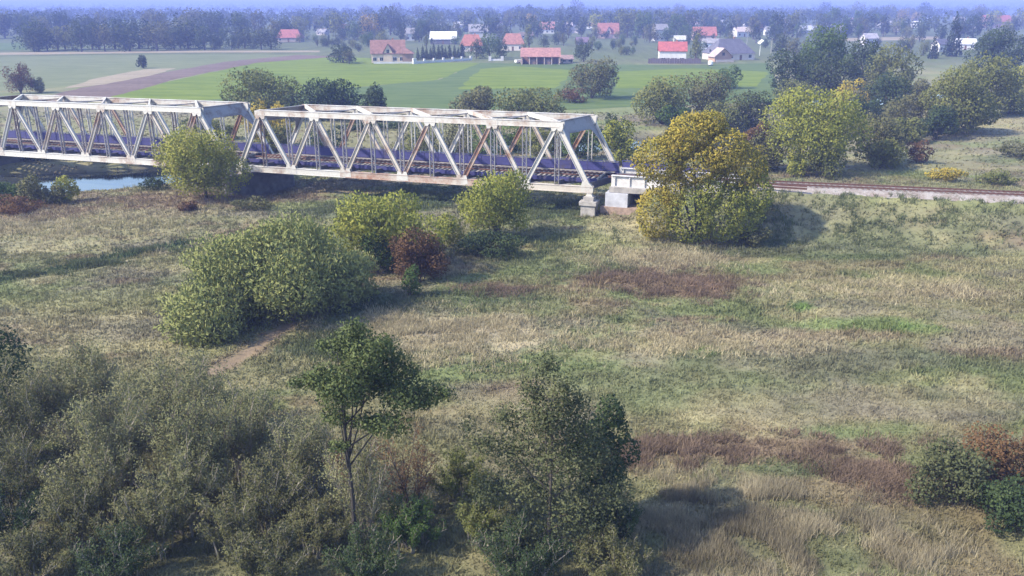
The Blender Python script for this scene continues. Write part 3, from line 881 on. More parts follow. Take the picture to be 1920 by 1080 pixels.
put('green_bush', 'small bright green bush squeezed between the big willow and the red-brown bush', 670, 748, 432, 512, key='green', crown0=.05, n=2600, leaf=.19, stems=6, k=8, r0=.06)
put('green_bush', 'low dark green bush at the foot of the many-stemmed willow', 858, 1000, 436, 478, key='darkgreen', crown0=.0, n=3400, leaf=.2, stems=6, k=10, r0=.05)
put('green_bush', 'thin dark green sapling below the red-brown bush', 752, 792, 498, 556, key='green', crown0=.05, n=800, leaf=.17, stems=4, k=6, r0=.04)
put('yellow_bush', 'small golden-yellow bush left of the low dark green bush', 812, 880, 402, 462, key='yellowgreen', crown0=.0, n=1800, leaf=.2, stems=6, k=8, r0=.05)
# the yellowing tree by the abutment: separate billows
X, Y, w, h = spot(1184, 1430, 213, 452)
LB = [(-.5, 0, 7.6, 2.6, 2.4, 2.0), (-4.3, -.3, 8.2, 2.4, 2.2, 2.1), (1.9, -.2, 9.0, 2.3, 2.2, 2.2), (-1.0, .4, 10.8, 2.3, 2.1, 1.8), (3.9, .3, 7.3, 2.4, 2.2, 2.2), (5.2, 0, 4.8, 1.9, 2.0, 2.2),
      (-4.2, -.6, 3.0, 2.0, 1.9, 2.6), (-1.2, -1.4, 3.0, 2.4, 2.0, 2.8), (2.1, -1.0, 3.1, 2.4, 2.0, 2.7), (-2.9, -1, 5.3, 1.3, 1.5, 1.6), (.6, -1.2, 5.0, 1.4, 1.3, 1.7), (4.4, -.2, 2.6, 1.7, 1.8, 2.3), (-2.6, -.2, 9.6, 1.8, 1.8, 1.5), (.5, .2, 11.6, 1.5, 1.5, 1.2)]
sc_ = h / 12.6
LB = [tuple(v * sc_ for v in l) for l in LB]
gt = tree('billowing_tree', 'billowing tree turning golden yellow, beside the abutment and the white approach girder', 'tree', X, Y, w, h, 'autumn', crown0=.1, n=22000, leaf=.215, aspect=1.4, lobes=[l for q, l in enumerate(LB) if q not in (5, 7, 8, 10, 11)] , r0=.28, shell=.72, stems=5)
LBl = [LB[q] for q in (5, 7, 8, 10, 11)]
Vl, Ol = leaf_cloud(LBl, 15000, .165, 1.4, 4242, .2, .72); obj('lower_crown', np_mesh('lower_crown', Vl, 4, None, Ol), LM('yellowgreen'), gt)
put('low_bush', 'low brown-green bush at the right foot of the golden tree', 1385, 1440, 420, 462, key='greyolive', crown0=0, n=900, leaf=.2, stems=4, k=6, r0=.04)

# --- left bank below the first span
put('bank_bush', 'dark green bush at the water edge under the left truss span', -30, 45, 336, 380, key='green', crown0=0, n=2200, leaf=.22, stems=6, k=8, r0=.05)
put('bank_bush', 'dark bush with one orange spray beside the river pier', 36, 92, 330, 384, key='greyolive', crown0=0, n=2200, leaf=.22, stems=6, k=8, r0=.05)
put('bank_bush', 'bright green bush next to the open water', 104, 148, 331, 378, key='yellowgreen', crown0=0, n=1600, leaf=.22, stems=6, k=8, r0=.05)
put('bank_bush', 'low grey-green bush between the dark bush and the bright green bush', 84, 122, 350, 384, key='greyolive', crown0=0, n=1100, leaf=.22, stems=5, k=6, r0=.05)
put('bank_bush', 'red-brown low thicket in front of the river bank bushes', -40, 62, 368, 398, key='redbrown', crown0=0, n=1900, leaf=.2, stems=6, k=9, r0=.04)
put('bank_bush', 'small red-brown thicket beside the trunk of the round tree', 330, 372, 378, 396, key='redbrown', crown0=0, n=700, leaf=.2, stems=4, k=6, r0=.04)
put('bank_bush', 'low dark thicket at the foot of the stone pier', 430, 505, 372, 392, key='greyolive', crown0=0, n=1300, leaf=.2, stems=4, k=8, r0=.04)
for i, (x0, x1, yt, yb) in enumerate([(150, 260, 292, 336), (235, 345, 298, 334), (40, 165, 290, 338), (-60, 60, 288, 336)]):
    put('bank_thicket', 'dark thicket on the shaded river bank under the left truss span', x0, x1, yt, Y=141 + 2 * (i % 2), key='darkgreen', crown0=0, n=2600, leaf=.32, stems=5, k=10, r0=.06, group='dark thickets along the river bank')
put('bank_bush', 'small dark bush on the grassy tongue beside the water', 262, 320, 330, 356, key='darkgreen', crown0=0, n=900, leaf=.22, stems=4, k=6, r0=.04)

# --- behind the bridge
B = 'beyond the bridge'
put('spreading_bush', 'wide olive willow beyond the gap between the two truss spans', 418, 566, 131, Y=186, key='olive', crown0=.03, n=6500, leaf=.42, stems=8, k=18)
put('spreading_bush', 'wide dark green willow beyond the left end of the right truss span', 564, 678, 150, Y=186, key='darkgreen', crown0=.03, n=4500, leaf=.42, stems=8, k=14)
put('pointed_bush', 'small pointed dark green tree right of the wide dark willow', 672, 728, 160, Y=183, key='darkgreen', cat='tree', crown0=.03, n=2200, leaf=.4, stems=4, k=9, peak=.4)
put('yellow_bush', 'low yellowing bush in the gap between the two truss spans', 466, 546, 187, Y=150, key='autumn', crown0=.03, n=2400, leaf=.34, stems=6, k=10)
put('spreading_bush', 'grey-olive willow beyond the middle of the right truss span', 842, 930, 163, Y=180, key='greyolive', crown0=.03, n=3600, leaf=.42, stems=8, k=12)
put('spreading_bush', 'dark olive willow beyond the truss, against the green pasture', 918, 1052, 167, Y=178, key='olive', crown0=.03, n=4600, leaf=.42, stems=8, k=14)
put('round_bush', 'solitary round dark bush on the green pasture', 1062, 1156, 112, 184, key='greyolive', crown0=.02, n=4800, leaf=.42, stems=6, k=12)
put('low_bush', 'low brownish scrub at the foot of the solitary round bush', 1040, 1100, 165, 192, key='redbrown', crown0=0, n=1200, leaf=.36, stems=4, k=7)
put('spreading_bush', 'yellow-olive willow behind the golden tree and the track', 1192, 1290, 143, 232, key='olive', crown0=.02, n=5000, leaf=.38, stems=8, k=14)
put('spreading_bush', 'broad dusky olive willow at the end of the green pasture', 1268, 1378, 134, 222, key='greyolive', crown0=.02, n=5000, leaf=.38, stems=8, k=14)
put('low_bush', 'small round green bush below the dark-roofed house', 1340, 1388, 122, 166, key='green', crown0=0, n=1300, leaf=.42, stems=4, k=7)
put('river_tree', 'large yellow-topped green willow standing behind the railway track', 1424, 1602, 163, 322, key='yellowgreen', cat='tree', crown0=.05, n=11000, leaf=.32, stems=6, k=20, peak=.2, r0=.2)
put('low_bush', 'dark brown-green bush between the golden tree and the large willow', 1386, 1448, 232, 318, key='redbrown', crown0=0, n=2600, leaf=.3, stems=5, k=9)
put('low_bush', 'grey-green bushy willow right of the large yellow-topped willow', 1592, 1682, 218, 306, key='greyolive', crown0=.02, n=4600, leaf=.3, stems=6, k=12)
put('low_bush', 'light yellow-green sapling behind the track at the foot of the large willow', 1468, 1512, 280, 332, key='yellowgreen', crown0=.03, n=1400, leaf=.26, stems=4, k=7, peak=.4)
put('low_bush', 'green sapling close behind the track, right of the light sapling', 1510, 1578, 262, 334, key='olive', crown0=.03, n=2200, leaf=.27, stems=4, k=9, peak=.3)
for i, (x0, x1, yt, Y, key) in enumerate([(470, 560, 232, 150, 'olive'), (560, 660, 240, 146, 'darkgreen'), (640, 745, 228, 172, 'darkgreen'), (740, 830, 236, 152, 'olive'), (815, 905, 226, 150, 'greyolive'), (890, 985, 232, 146, 'green'),
                                        (980, 1065, 240, 142, 'olive'), (1050, 1130, 236, 138, 'green'), (1128, 1196, 226, 132, 'yellowgreen'), (330, 430, 222, 158, 'olive')]):
    put('bank_thicket', {'green': 'fresh green', 'greyolive': 'grey-olive', 'olive': 'olive', 'darkgreen': 'dark green', 'yellowgreen': 'yellow-green'}[key] + ' thicket seen through the truss members on the far river bank', x0, x1, yt, Y=Y, key=key, crown0=0, n=2400, leaf=.34, stems=5, k=10, group=key + ' thickets behind the truss')
put('low_bush', 'dark green bush behind the right portal of the truss', 1126, 1180, 214, Y=150, key='darkgreen', crown0=0, n=1800, leaf=.34, stems=4, k=8)
# wooded corner on the right
put('tall_tree', 'tall fresh green broadleaf tree rising above the wooded corner', 1500, 1592, 46, Y=262, key='green', cat='tree', crown0=.1, n=5000, leaf=.55, k=14, r0=.3, peak=.25)
put('river_tree', 'dark grey-green willow at the edge of the pasture and wooded corner', 1438, 1522, 92, Y=236, key='darkgreen', cat='tree', crown0=.03, n=4200, leaf=.5, stems=5, k=13)
put('river_tree', 'dense green tree below the tall fresh green tree', 1510, 1606, 102, Y=228, key='wood', cat='tree', crown0=.03, n=4200, leaf=.5, stems=5, k=13)
put('river_tree', 'dark green tree in the middle of the wooded corner, behind the domed one', 1584, 1652, 74, Y=258, key='darkgreen', cat='tree', crown0=.03, n=3600, leaf=.52, stems=4, k=12)
put('river_tree', 'domed yellow-brown tree in the wooded corner', 1622, 1708, 84, Y=236, key='olive', cat='tree', crown0=.03, n=4600, leaf=.5, stems=4, k=13)
put('river_tree', 'small orange-tinted bush in front of the domed tree', 1562, 1622, 146, Y=200, key='autumn', cat='bush', crown0=.02, n=2200, leaf=.42, stems=4, k=9)
put('river_tree', 'shady dark green bush under the domed tree', 1606, 1700, 138, Y=198, key='darkgreen', cat='bush', crown0=.02, n=3200, leaf=.44, stems=4, k=11)
put('river_tree', 'broad olive willow group beside the sloping dry meadow', 1722, 1842, 128, 252, key='olive', cat='tree', crown0=.02, n=7600, leaf=.4, stems=7, k=18)
put('river_tree', 'olive willow with a yellow top right behind the broad willow group', 1788, 1892, 106, Y=192, key='olive', cat='tree', crown0=.02, n=6000, leaf=.42, stems=6, k=15)
put('low_bush', 'dark green bush at the foot of the broad olive willow', 1716, 1786, 200, 262, key='darkgreen', cat='bush', crown0=0, n=2400, leaf=.36, stems=4, k=9)
put('tall_tree', 'dark round broadleaf tree behind the broad willows at the village edge', 1826, 1935, 52, Y=300, key='darkgreen', cat='tree', crown0=.05, n=4800, leaf=.6, k=13, r0=.3)
put('river_tree', 'yellow-olive bush behind the dry meadow, right of the broad willows', 1882, 1945, 120, Y=226, key='yellowgreen', cat='bush', crown0=0, n=2400, leaf=.45, stems=4, k=9)
put('river_tree', 'grey willow bush in the hollow between the wooded corner and broad willows', 1684, 1744, 150, Y=205, key='greyolive', cat='bush', crown0=0, n=2400, leaf=.42, stems=4, k=9)
put('low_bush', 'yellow low bush on the grass beyond the railway track', 1745, 1806, 314, 340, key='autumn', crown0=0, n=900, leaf=.25, stems=4, k=7)
put('low_bush', 'dark low bramble on the dry meadow beyond the track', 1866, 1945, 268, 296, key='greyolive', crown0=0, n=1300, leaf=.27, stems=4, k=8)
put('low_bush', 'thin brown bush at the edge of the dry meadow', 1692, 1742, 262, 306, key='redbrown', crown0=0, n=1100, leaf=.27, stems=4, k=7)
put('low_bush', 'low yellow-green bramble close behind the railway track', 1834, 1905, 320, 346, key='olive', crown0=0, n=1000, leaf=.25, stems=4, k=7)
for i, (x0, x1, yt, yb, key, lab) in enumerate([(1372, 1446, 172, 238, 'wood', 'mid-green bush at the pasture corner, beside the dusky willow'), (1655, 1738, 172, 246, 'greyolive', 'wide grey-green bush filling the hollow before the domed tree'), (1580, 1660, 180, 240, 'darkgreen', 'dark bush closing the gap behind the grey-green bushy willow'),
        (1660, 1728, 222, 268, 'olive', 'low olive bush in front of the hollow'), (1450, 1520, 150, 205, 'olive', 'olive bush in front of the dark grey-green willow'), (1850, 1930, 168, 214, 'olive', 'low olive bush behind the dry meadow slope'), (1310, 1400, 190, 246, 'olive', 'low olive bush between the dusky willow and the golden tree'), (1770, 1860, 176, 246, 'olive', 'rounded yellow-brown bush before the broad willow group'), (1228, 1300, 196, 244, 'green', 'low green bush behind the golden tree crown'), (1400, 1470, 244, 322, 'greyolive', 'scrubby grey bush close behind the track by the golden tree'), (1610, 1690, 262, 316, 'olive', 'low olive scrub behind the track, past the green sapling')]):
    put('low_bush', lab, x0, x1, yt, yb, key=key, crown0=0, n=2600, leaf=.38 if yb < 270 else .28, stems=4, k=10)
# left fields
put('low_bush', 'purple-grey leafless bush at the edge of the ploughed field', 14, 66, 117, 176, key='redbrown', crown0=.02, n=1900, leaf=.36, stems=8, k=9, shell=.2)
put('low_bush', 'small green bush touching the purple-grey bush', 58, 92, 144, 174, key='greyolive', crown0=0, n=900, leaf=.38, stems=4, k=6)
put('small_conifer', 'single small dark cone-shaped tree in the stubble field', 256, 281, 104, 128, key='spruce', cat='tree', crown0=0, n=900, leaf=.4, stems=1, k=9, peak=.75)
put('low_bush', 'dark bush on the field edge left of the brown-roofed beige house', 616, 668, 84, 118, key='wood', crown0=0, n=1300, leaf=.55, stems=4, k=8)

# --- foreground
def spray(name, label, x0, x1, ytop, Y, key, stems=14, twigs=13, nleaf=5000, leaf=.13, lean=.0, bark=BARKP, cat='shrub', base_w=.5, group=None):
    """open willow-like shrub: many arching stems, fine twigs and sparse small leaves"""
    SEED[0] += 13; rng = random.Random(SEED[0]); nr = np.random.default_rng(SEED[0])
    X, Y, w, h = spot(x0, x1, ytop, Y=Y)
    root = empty(name, (X, Y, Hz(X, Y)), 0, label, cat, group)
    mb = MB(); tips = []
    for i in range(stems):
        a = 2 * math.pi * (i + rng.random()) / stems
        rr = math.sqrt(rng.random()) * w / 2 * .92
        top = Vector((math.cos(a) * rr + lean * h, math.sin(a) * rr * .8, h * (1 - .45 * (rr / (w / 2)) ** 2) * rng.uniform(.74, 1.0)))
        b = Vector((rng.uniform(-base_w, base_w) + top.x * .18, rng.uniform(-base_w, base_w) + top.y * .18, -.1))
        m = b * .55 + top * .45 + Vector((-(top.x) * .12, -(top.y) * .12, h * .06))
        pts = []
        for q in range(6):
            t = q / 5; pts.append(b * (1 - t) ** 2 + m * 2 * t * (1 - t) + top * t * t)
        r0 = rng.uniform(.035, .075)
        mb.tube(pts, [r0 * (1 - .85 * q / 5) for q in range(6)], 5)
        for j in range(twigs):
            t = rng.uniform(.28, .98)
            s = b * (1 - t) ** 2 + m * 2 * t * (1 - t) + top * t * t
            d = Vector((rng.gauss(0, .55), rng.gauss(0, .55), rng.uniform(.25, 1.0))) + (top - b).normalized() * .5
            ln = rng.uniform(.5, 1.5) * (1.15 - .4 * t) * h / 6
            e = s + d.normalized() * ln
            mid = (s + e) / 2 + Vector((rng.uniform(-.08, .08), rng.uniform(-.08, .08), .05))
            mb.tube([s, mid, e], [r0 * .33, r0 * .22, .006], 3)
            tips.append((s, e))
    mb.build('stems', bark, root)
    S = np.array([s for s, e in tips]); E = np.array([e for s, e in tips])
    nleaf = int(nleaf * 1.35); leaf = leaf * .80
    idx = nr.integers(0, len(S), nleaf); t = nr.random(nleaf) ** .7
    p = S[idx] * (1 - t[:, None]) + E[idx] * t[:, None] + nr.normal(size=(nleaf, 3)) * .13 * (h / 6 + .4)
    p[:, 2] = np.maximum(p[:, 2], .05)
    tt = nr.normal(size=(nleaf, 3)) * .8 + (E - S)[idx]; tt /= np.linalg.norm(tt, axis=1)[:, None]
    s = np.cross(tt, nr.normal(size=(nleaf, 3))); s /= np.linalg.norm(s, axis=1)[:, None]
    sz = leaf * (.6 + .8 * nr.random(nleaf))[:, None]
    V = np.stack([p - tt * sz * .7, p + s * sz * .62, p + tt * sz * .9], 1).reshape(-1, 3)
    o = p - np.array([0, 0, h * .35]); o = o / np.array([w * .5, w * .45, h * .6]); o[:, 2] += .55; o += nr.normal(size=o.shape) * .25; o /= np.linalg.norm(o, axis=1)[:, None] + 1e-6
    obj('crown', np_mesh('crown', V, 3, None, o), LM(key), root)
    return root

spray('grey_willow', 'tall grey-olive willow shrub with dark leaning stems, rising behind the dark edge shrub', 40, 280, 650, 44, 'willowgrey', 26, 22, 20000, .095)
spray('grey_willow', 'broad olive willow shrub with bare stems showing, between dirt path and undergrowth', 210, 480, 648, 43, 'willowgrey', 28, 22, 22000, .095)
spray('grey_willow', 'sparse brownish willow shrub left of the tall green alder', 360, 560, 706, 40, 'willowgrey', 22, 20, 13000, .09)
spray('grey_willow', 'dark grey willow shrub at the edge of the undergrowth, before the dark broadleaf tree', -100, 150, 672, 40.5, 'greyolive', 24, 20, 17000, .095)
spray('grey_willow', 'fine-twigged willow shrub in the heart of the undergrowth', 110, 330, 715, 38.5, 'willowgrey', 24, 20, 17000, .09)
spray('grey_willow', 'leaning willow shrub with two dark forked stems in the undergrowth', 280, 470, 745, 37, 'willowgrey', 22, 20, 14000, .09, bark=BARK)
spray('grey_willow', 'thin olive willow shrub close behind the alder trunk', 480, 660, 762, 38, 'willowgrey', 18, 18, 9000, .085)
spray('grey_willow', 'slim olive willow shrub wrapping the alder trunk', 600, 760, 790, 34.0, 'willowgrey', 16, 16, 6000, .085)
spray('bare_shrub', 'half-bare shrub with thin forked stems, right of the alder trunk', 690, 850, 800, 36.5, 'redbrown', 12, 14, 2600, .085, bark=BARK)
spray('bare_shrub', 'pinkish-brown twiggy shrub beside the alder trunk', 600, 740, 815, 37, 'redbrown', 14, 14, 3600, .085)
spray('grey_willow', 'low yellow-olive shrub between alder and bushy tree', 790, 940, 850, 37.5, 'olive', 14, 14, 7000, .09)
spray('grey_willow', 'low grey willow shrub under the dark edge shrub', -60, 130, 800, 36, 'greyolive', 20, 16, 10000, .085)
spray('grey_willow', 'low silvery willow shrub in front of the fine-twigged one', 90, 290, 815, 35.5, 'willowgrey', 20, 16, 11000, .085)
spray('grey_willow', 'low willow shrub crowding the foot of the leaning one', 250, 450, 835, 34.8, 'willowgrey', 20, 16, 11000, .085)
spray('grey_willow', 'low twiggy willow shrub crowding the alder foot', 420, 610, 850, 34.8, 'greyolive', 20, 16, 9000, .085)
for i, (x0, x1, yt, Y, k) in enumerate([(-60, 110, 900, 33.6, 'darkgreen'), (60, 230, 905, 33.0, 'greyolive'), (200, 380, 915, 32.6, 'greyolive'), (360, 530, 905, 33.0, 'greyolive'), (520, 680, 930, 33.2, 'greyolive'), (690, 850, 940, 33.4, 'green'),
                                        (820, 980, 930, 34.0, 'olive'), (1080, 1215, 930, 33.5, 'darkgreen'), (130, 330, 985, 30.8, 'darkgreen'), (420, 600, 985, 30.6, 'greyolive'), (-40, 160, 985, 30.8, 'greyolive'), (600, 790, 990, 30.8, 'darkgreen'), (860, 1080, 985, 31, 'darkgreen'), (1060, 1230, 1000, 31, 'greyolive')]):
    spray('undergrowth_shrub', {'green': 'leafy green', 'greyolive': 'grey-olive', 'olive': 'yellow-olive', 'darkgreen': 'dark green'}[k] + ' low shrub in the undergrowth below the alder', x0, x1, yt, Y, k, 18, 14, 8000, .085, group=k + ' low shrubs of the undergrowth')

# tall alder with clear trunk
X, Y = G(668, 1040); h = z_at(Y, 607) - Hz(X, Y)
u = mpp(Y, 8) * 1.0
def LP(px, py, rpx, rpy, dy=0.0):
    zc = z_at(Y, py) - Hz(X, Y)
    return (at_Y(px, Y, zc) - X, dy, zc, rpx * mpp(Y, zc), rpx * mpp(Y, zc) * .9, rpy * mpp(Y, zc))
LA = [LP(668, 690, 26, 44), LP(662, 640, 30, 26, .2), LP(690, 656, 28, 24, -.3), LP(636, 664, 26, 22, .3), LP(716, 668, 24, 20, .4), LP(690, 700, 40, 22, .2), LP(612, 690, 26, 16, -.3), LP(585, 704, 24, 10, -.2), LP(640, 722, 34, 20, -.4), LP(734, 700, 30, 16, .5),
      LP(700, 738, 38, 18, .6), LP(760, 738, 34, 18, -.2), LP(800, 742, 30, 16, .1), LP(832, 738, 18, 10, 0), LP(660, 758, 30, 18, .5), LP(738, 768, 34, 14, -.6), LP(616, 742, 22, 14, .6), LP(700, 778, 26, 12, -.3), LP(780, 768, 26, 12, .4), LP(668, 618, 14, 12, 0), LP(590, 732, 22, 12, .4), LP(562, 706, 14, 8, -.3), LP(722, 640, 16, 12, -.2), LP(630, 772, 24, 10, -.2), LP(768, 706, 18, 10, .3), LP(600, 660, 14, 10, .3), LP(655, 800, 20, 8, .2), LP(700, 812, 22, 8, .4), LP(640, 822, 18, 7, -.3), LP(740, 735, 40, 18, .2), LP(650, 700, 40, 24, -.5)]
LA = [(a, b_ * 2.2, c_, d_ * 1.25, e_ * 1.2, f_ * 1.5) for a, b_, c_, d_, e_, f_ in LA]
tree('alder_tree', 'slender tall alder with green crown on a bare dark trunk', 'tree', X, Y, 6, h, 'alder', lobes=LA, crown0=.5, n=15000, leaf=.12, r0=.11, shell=.1, updir=0, bark=plain('dark_bark', (.035, .03, .027), .3, 3, .95))
# bushy tree with a peaked top
X, Y = G(1022, 1050); h = z_at(Y, 655) - Hz(X, Y)
LB2 = [LP(1030, 800, 60, 80), LP(1025, 690, 26, 30, .2), LP(1052, 720, 30, 30, -.3), LP(998, 735, 32, 30, .3), LP(1080, 760, 32, 28, .2), LP(1020, 770, 50, 34, -.4), LP(950, 785, 36, 26, .2), LP(1095, 805, 44, 36, .2), LP(905, 825, 34, 22, -.2), LP(960, 850, 54, 36, .3), LP(1060, 850, 64, 40, -.5), LP(875, 800, 18, 14, .2),
       LP(1120, 860, 44, 36, .3), LP(1150, 920, 45, 40, -.2), LP(1000, 920, 70, 45, .4), LP(1080, 950, 70, 50, -.3), LP(920, 920, 40, 34, .1), LP(1120, 1010, 60, 50, 0), LP(980, 1010, 70, 50, 0)]
tree('bushy_tree', 'peaked bushy grey-green tree leafed down to the ground, right of the alder', 'tree', X, Y, 7, h, 'darkgrey', lobes=LB2, crown0=.2, n=16000, leaf=.12, r0=.12, shell=.05, updir=.2)
put('green_bush', 'dark green leafy sapling leaning on the right of the bushy tree', 1060, 1180, 730, Y=35.5, key='darkgreen', crown0=.1, n=5000, leaf=.14, stems=5, k=12, r0=.06, peak=.4)
put('right_shrub', 'dull green leafy shrub at the edge of the brown weeds', 1706, 1856, 842, Y=37.2, key='darkgrey', crown0=0, cat='shrub', n=5200, leaf=.14, stems=8, k=12, r0=.05, shell=.35)
put('right_shrub', 'dark red-brown leafy shrub joined to the dull green shrub', 1800, 1990, 808, Y=38.6, key='redbrown', crown0=0, cat='shrub', n=5200, leaf=.14, stems=8, k=12, r0=.05, shell=.35)
put('right_shrub', 'low dark green shrub in front of the red-brown shrub', 1830, 1985, 905, Y=35.0, key='darkgreen', crown0=0, cat='shrub', n=3600, leaf=.14, stems=6, k=10, r0=.05)
put('edge_tree', 'dark green broadleaf tree standing behind the grey willow shrubs', -190, 52, 606, Y=45, key='darkgreen', cat='tree', crown0=.12, n=9000, leaf=.17, k=14, r0=.2)

# ------------------------------------------------------------------ village houses
def wallm(c): return plain('render_%d_%d_%d' % tuple(int(v * 100) for v in c), c, .10, .8, .9)
def roofm(c):
    c = tuple(v * .45 + .045 for v in c) if c[0] > c[2] * 1.5 else c
    return plain('roof_%d_%d_%d' % tuple(int(v * 100) for v in c), c, .35, .9, .8)
GLASS = plain('dark_window_glass', (.03, .033, .04), .3, 1, .15)
FRAME = plain('white_window_frame', (.72, .71, .70), .08, 2, .5)
DOORM = plain('brown_door_wood', (.12, .065, .04), .25, 2, .6)
CHIM = plain('chimney_brick', (.26, .14, .10), .3, 2, .9)

def house(label, px, py, wpx, hpx, wall, roof, rz=0.0, depth=.62, wallf=.5, hip=0.0, wins=3, name='house', cat='house', door=True, gable=False, chimney=True, upper=False, eave=.45):
    """gabled or hipped house; ridge along local x, front towards -y"""
    X, Y = G(px, py, 0.0)
    s = mpp(Y); w = wpx * s; h = hpx * s * 1.0; d = max(5.5, w * depth)
    hw = h * wallf
    root = empty(name, (X, Y + d * .5, 0), rz, label, cat)
    a, b = w / 2, d / 2
    mb = MB()
    hip_in = hip * min(b, a * .9)
    mb.box(-a, a, -b, b, -.3, hw)
    if hip < .5:
        for sx in (-1, 1):
            mb.add([(sx * a, -b, hw), (sx * a, b, hw), (sx * a, 0, h - .25), (sx * (a - .25), -b, hw), (sx * (a - .25), b, hw), (sx * (a - .25), 0, h - .25)], [(0, 1, 2), (3, 5, 4), (0, 2, 5, 3), (1, 4, 5, 2)])
    wo = mb.build('wall', wallm(wall), root)
    # roof
    mb = MB(); e = eave; sl = (h - hw) / b; ze = hw - e * sl
    th = .22
    if hip < .5:
        for sy in (-1, 1):
            q = [(-a - e, sy * (b + e), ze), (a + e, sy * (b + e), ze), (a + e, 0, h), (-a - e, 0, h)]
            mb.add(q + [(x, y, z + th) for x, y, z in q], [(0, 3, 2, 1) if sy < 0 else (0, 1, 2, 3), (4, 5, 6, 7) if sy < 0 else (7, 6, 5, 4), (0, 1, 5, 4), (1, 2, 6, 5), (2, 3, 7, 6), (3, 0, 4, 7)])
    else:
        r = a - hip_in
        q = [(-a - e, -b - e, ze), (a + e, -b - e, ze), (a + e, b + e, ze), (-a - e, b + e, ze), (-r, 0, h + th), (r, 0, h + th)]
        mb.add(q, [(0, 1, 5, 4), (1, 2, 5), (2, 3, 4, 5), (3, 0, 4), (3, 2, 1, 0)])
    ro = mb.build('roof', roofm(roof), root)
    if chimney:
        mb = MB(); cx = a * .3; mb.box(cx - .35, cx + .35, .3, 1.0, hw, h + .9); mb.build('chimney', CHIM, ro)
    def window(x, z, ww, wh, yf=-b, par=root):
        mb = MB(); mb.box(x - ww / 2 - .1, x + ww / 2 + .1, yf - .06, yf + .05, z - .1, z + wh + .1); f = mb.build('window', FRAME, par)
        mb = MB(); mb.box(x - ww / 2, x - .03, yf - .075, yf - .062, z, z + wh); mb.box(x + .03, x + ww / 2, yf - .075, yf - .062, z, z + wh); mb.build('pane', GLASS, f)
    for i in range(wins):
        x = -a + w * (i + .5) / wins
        if door and i == wins // 2:
            mb = MB(); mb.box(x - .55, x + .55, -b - .06, -b + .05, 0, min(2.2, hw * .85)); mb.build('door', DOORM, root)
        else:
            window(x, min(.9, hw * .3), min(1.5, w / wins * .55), min(1.4, hw * .5))
    for sx in (-1, 1):     # gable windows
        mb = MB(); mb.box(sx * a - .05, sx * a + .05, -.6, .6, hw + .1, hw + min(1.3, (h - hw) * .4)); mb.build('window', GLASS, root)
    if gable:              # cross gable with a window in the front slope
        gw = w * .13; gh = hw + (h - hw) * .72; yf = -b - .3
        mb = MB(); mb.add([(-gw, yf, 0), (gw, yf, 0), (gw, yf, hw * 1.05), (0, yf, gh), (-gw, yf, hw * 1.05), (-gw, 0, 0), (gw, 0, 0), (gw, 0, hw * 1.05), (0, 0, gh), (-gw, 0, hw * 1.05)],
                          [(0, 1, 2, 3, 4), (1, 6, 7, 2), (5, 0, 4, 9), (6, 5, 9, 8, 7), (2, 7, 8, 3), (3, 8, 9, 4)])
        o = mb.build('front_gable', wallm(wall), root); 
        window(0, hw * .95, min(1.2, gw), (gh - hw) * .45, yf)
        mb = MB()
        for sx in (-1, 1):
            q = [(sx * (gw + .4), yf - .4, hw * 1.05 - .3), (0, yf - .4, gh + .05), (0, .2, gh + .05), (sx * (gw + .4), .2, hw * 1.05 - .3)]
            mb.add(q + [(x, y, z + .16) for x, y, z in q], [(0, 1, 2, 3), (7, 6, 5, 4), (0, 4, 5, 1), (1, 5, 6, 2), (2, 6, 7, 3), (3, 7, 4, 0)])
        mb.build('gable_roof', roofm(roof), root)
    return root, w, d, h, hw

RED, PINK, DKR, SLATE, GREY, WHT = (.42, .10, .075), (.50, .20, .17), (.27, .105, .085), (.085, .085, .12), (.22, .21, .23), (.70, .69, .70)
CREAM, WHW, BRW = (.50, .40, .31), (.52, .51, .52), (.25, .17, .13)
# beige house with front gable, attached garage and terrace wall
hr, w, d, h, hw = house('beige house with brown-red tiled roof and a white front gable, beside the long white wall', 726, 118, 62, 40, CREAM, (.30, .115, .09), rz=.12, wallf=.46, hip=.0, wins=5, gable=True, depth=.6)
mb = MB(); mb.box(w / 2 - 1.0, w / 2 + 3.6, -d / 2 - 1.2, d / 2 - 1.5, 0, hw * .92); mb.build('garage', BRW and wallm(BRW), hr)
mb = MB(); a0, a1, b0, b1 = w / 2 - 1.4, w / 2 + 4.2, -d / 2 - 1.8, d / 2 - 1; mb.add([(a0, b0, hw * .925), (a1, b0, hw * .925), (a1, b1, hw * .925), (a0, b1, hw * .925), (a0, (b0 + b1) / 2, h * .8)], [(0, 1, 4), (1, 2, 4), (2, 3, 4), (3, 0, 4), (3, 2, 1, 0)]); mb.build('garage_roof', roofm((.30, .115, .09)), hr)
mb = MB(); mb.box(-w / 2 + 1, w / 2 + 3.5, -d / 2 - 5.2, -d / 2 - 4.8, -.2, .75); mb.build('terrace_wall', wallm(WHW), hr)
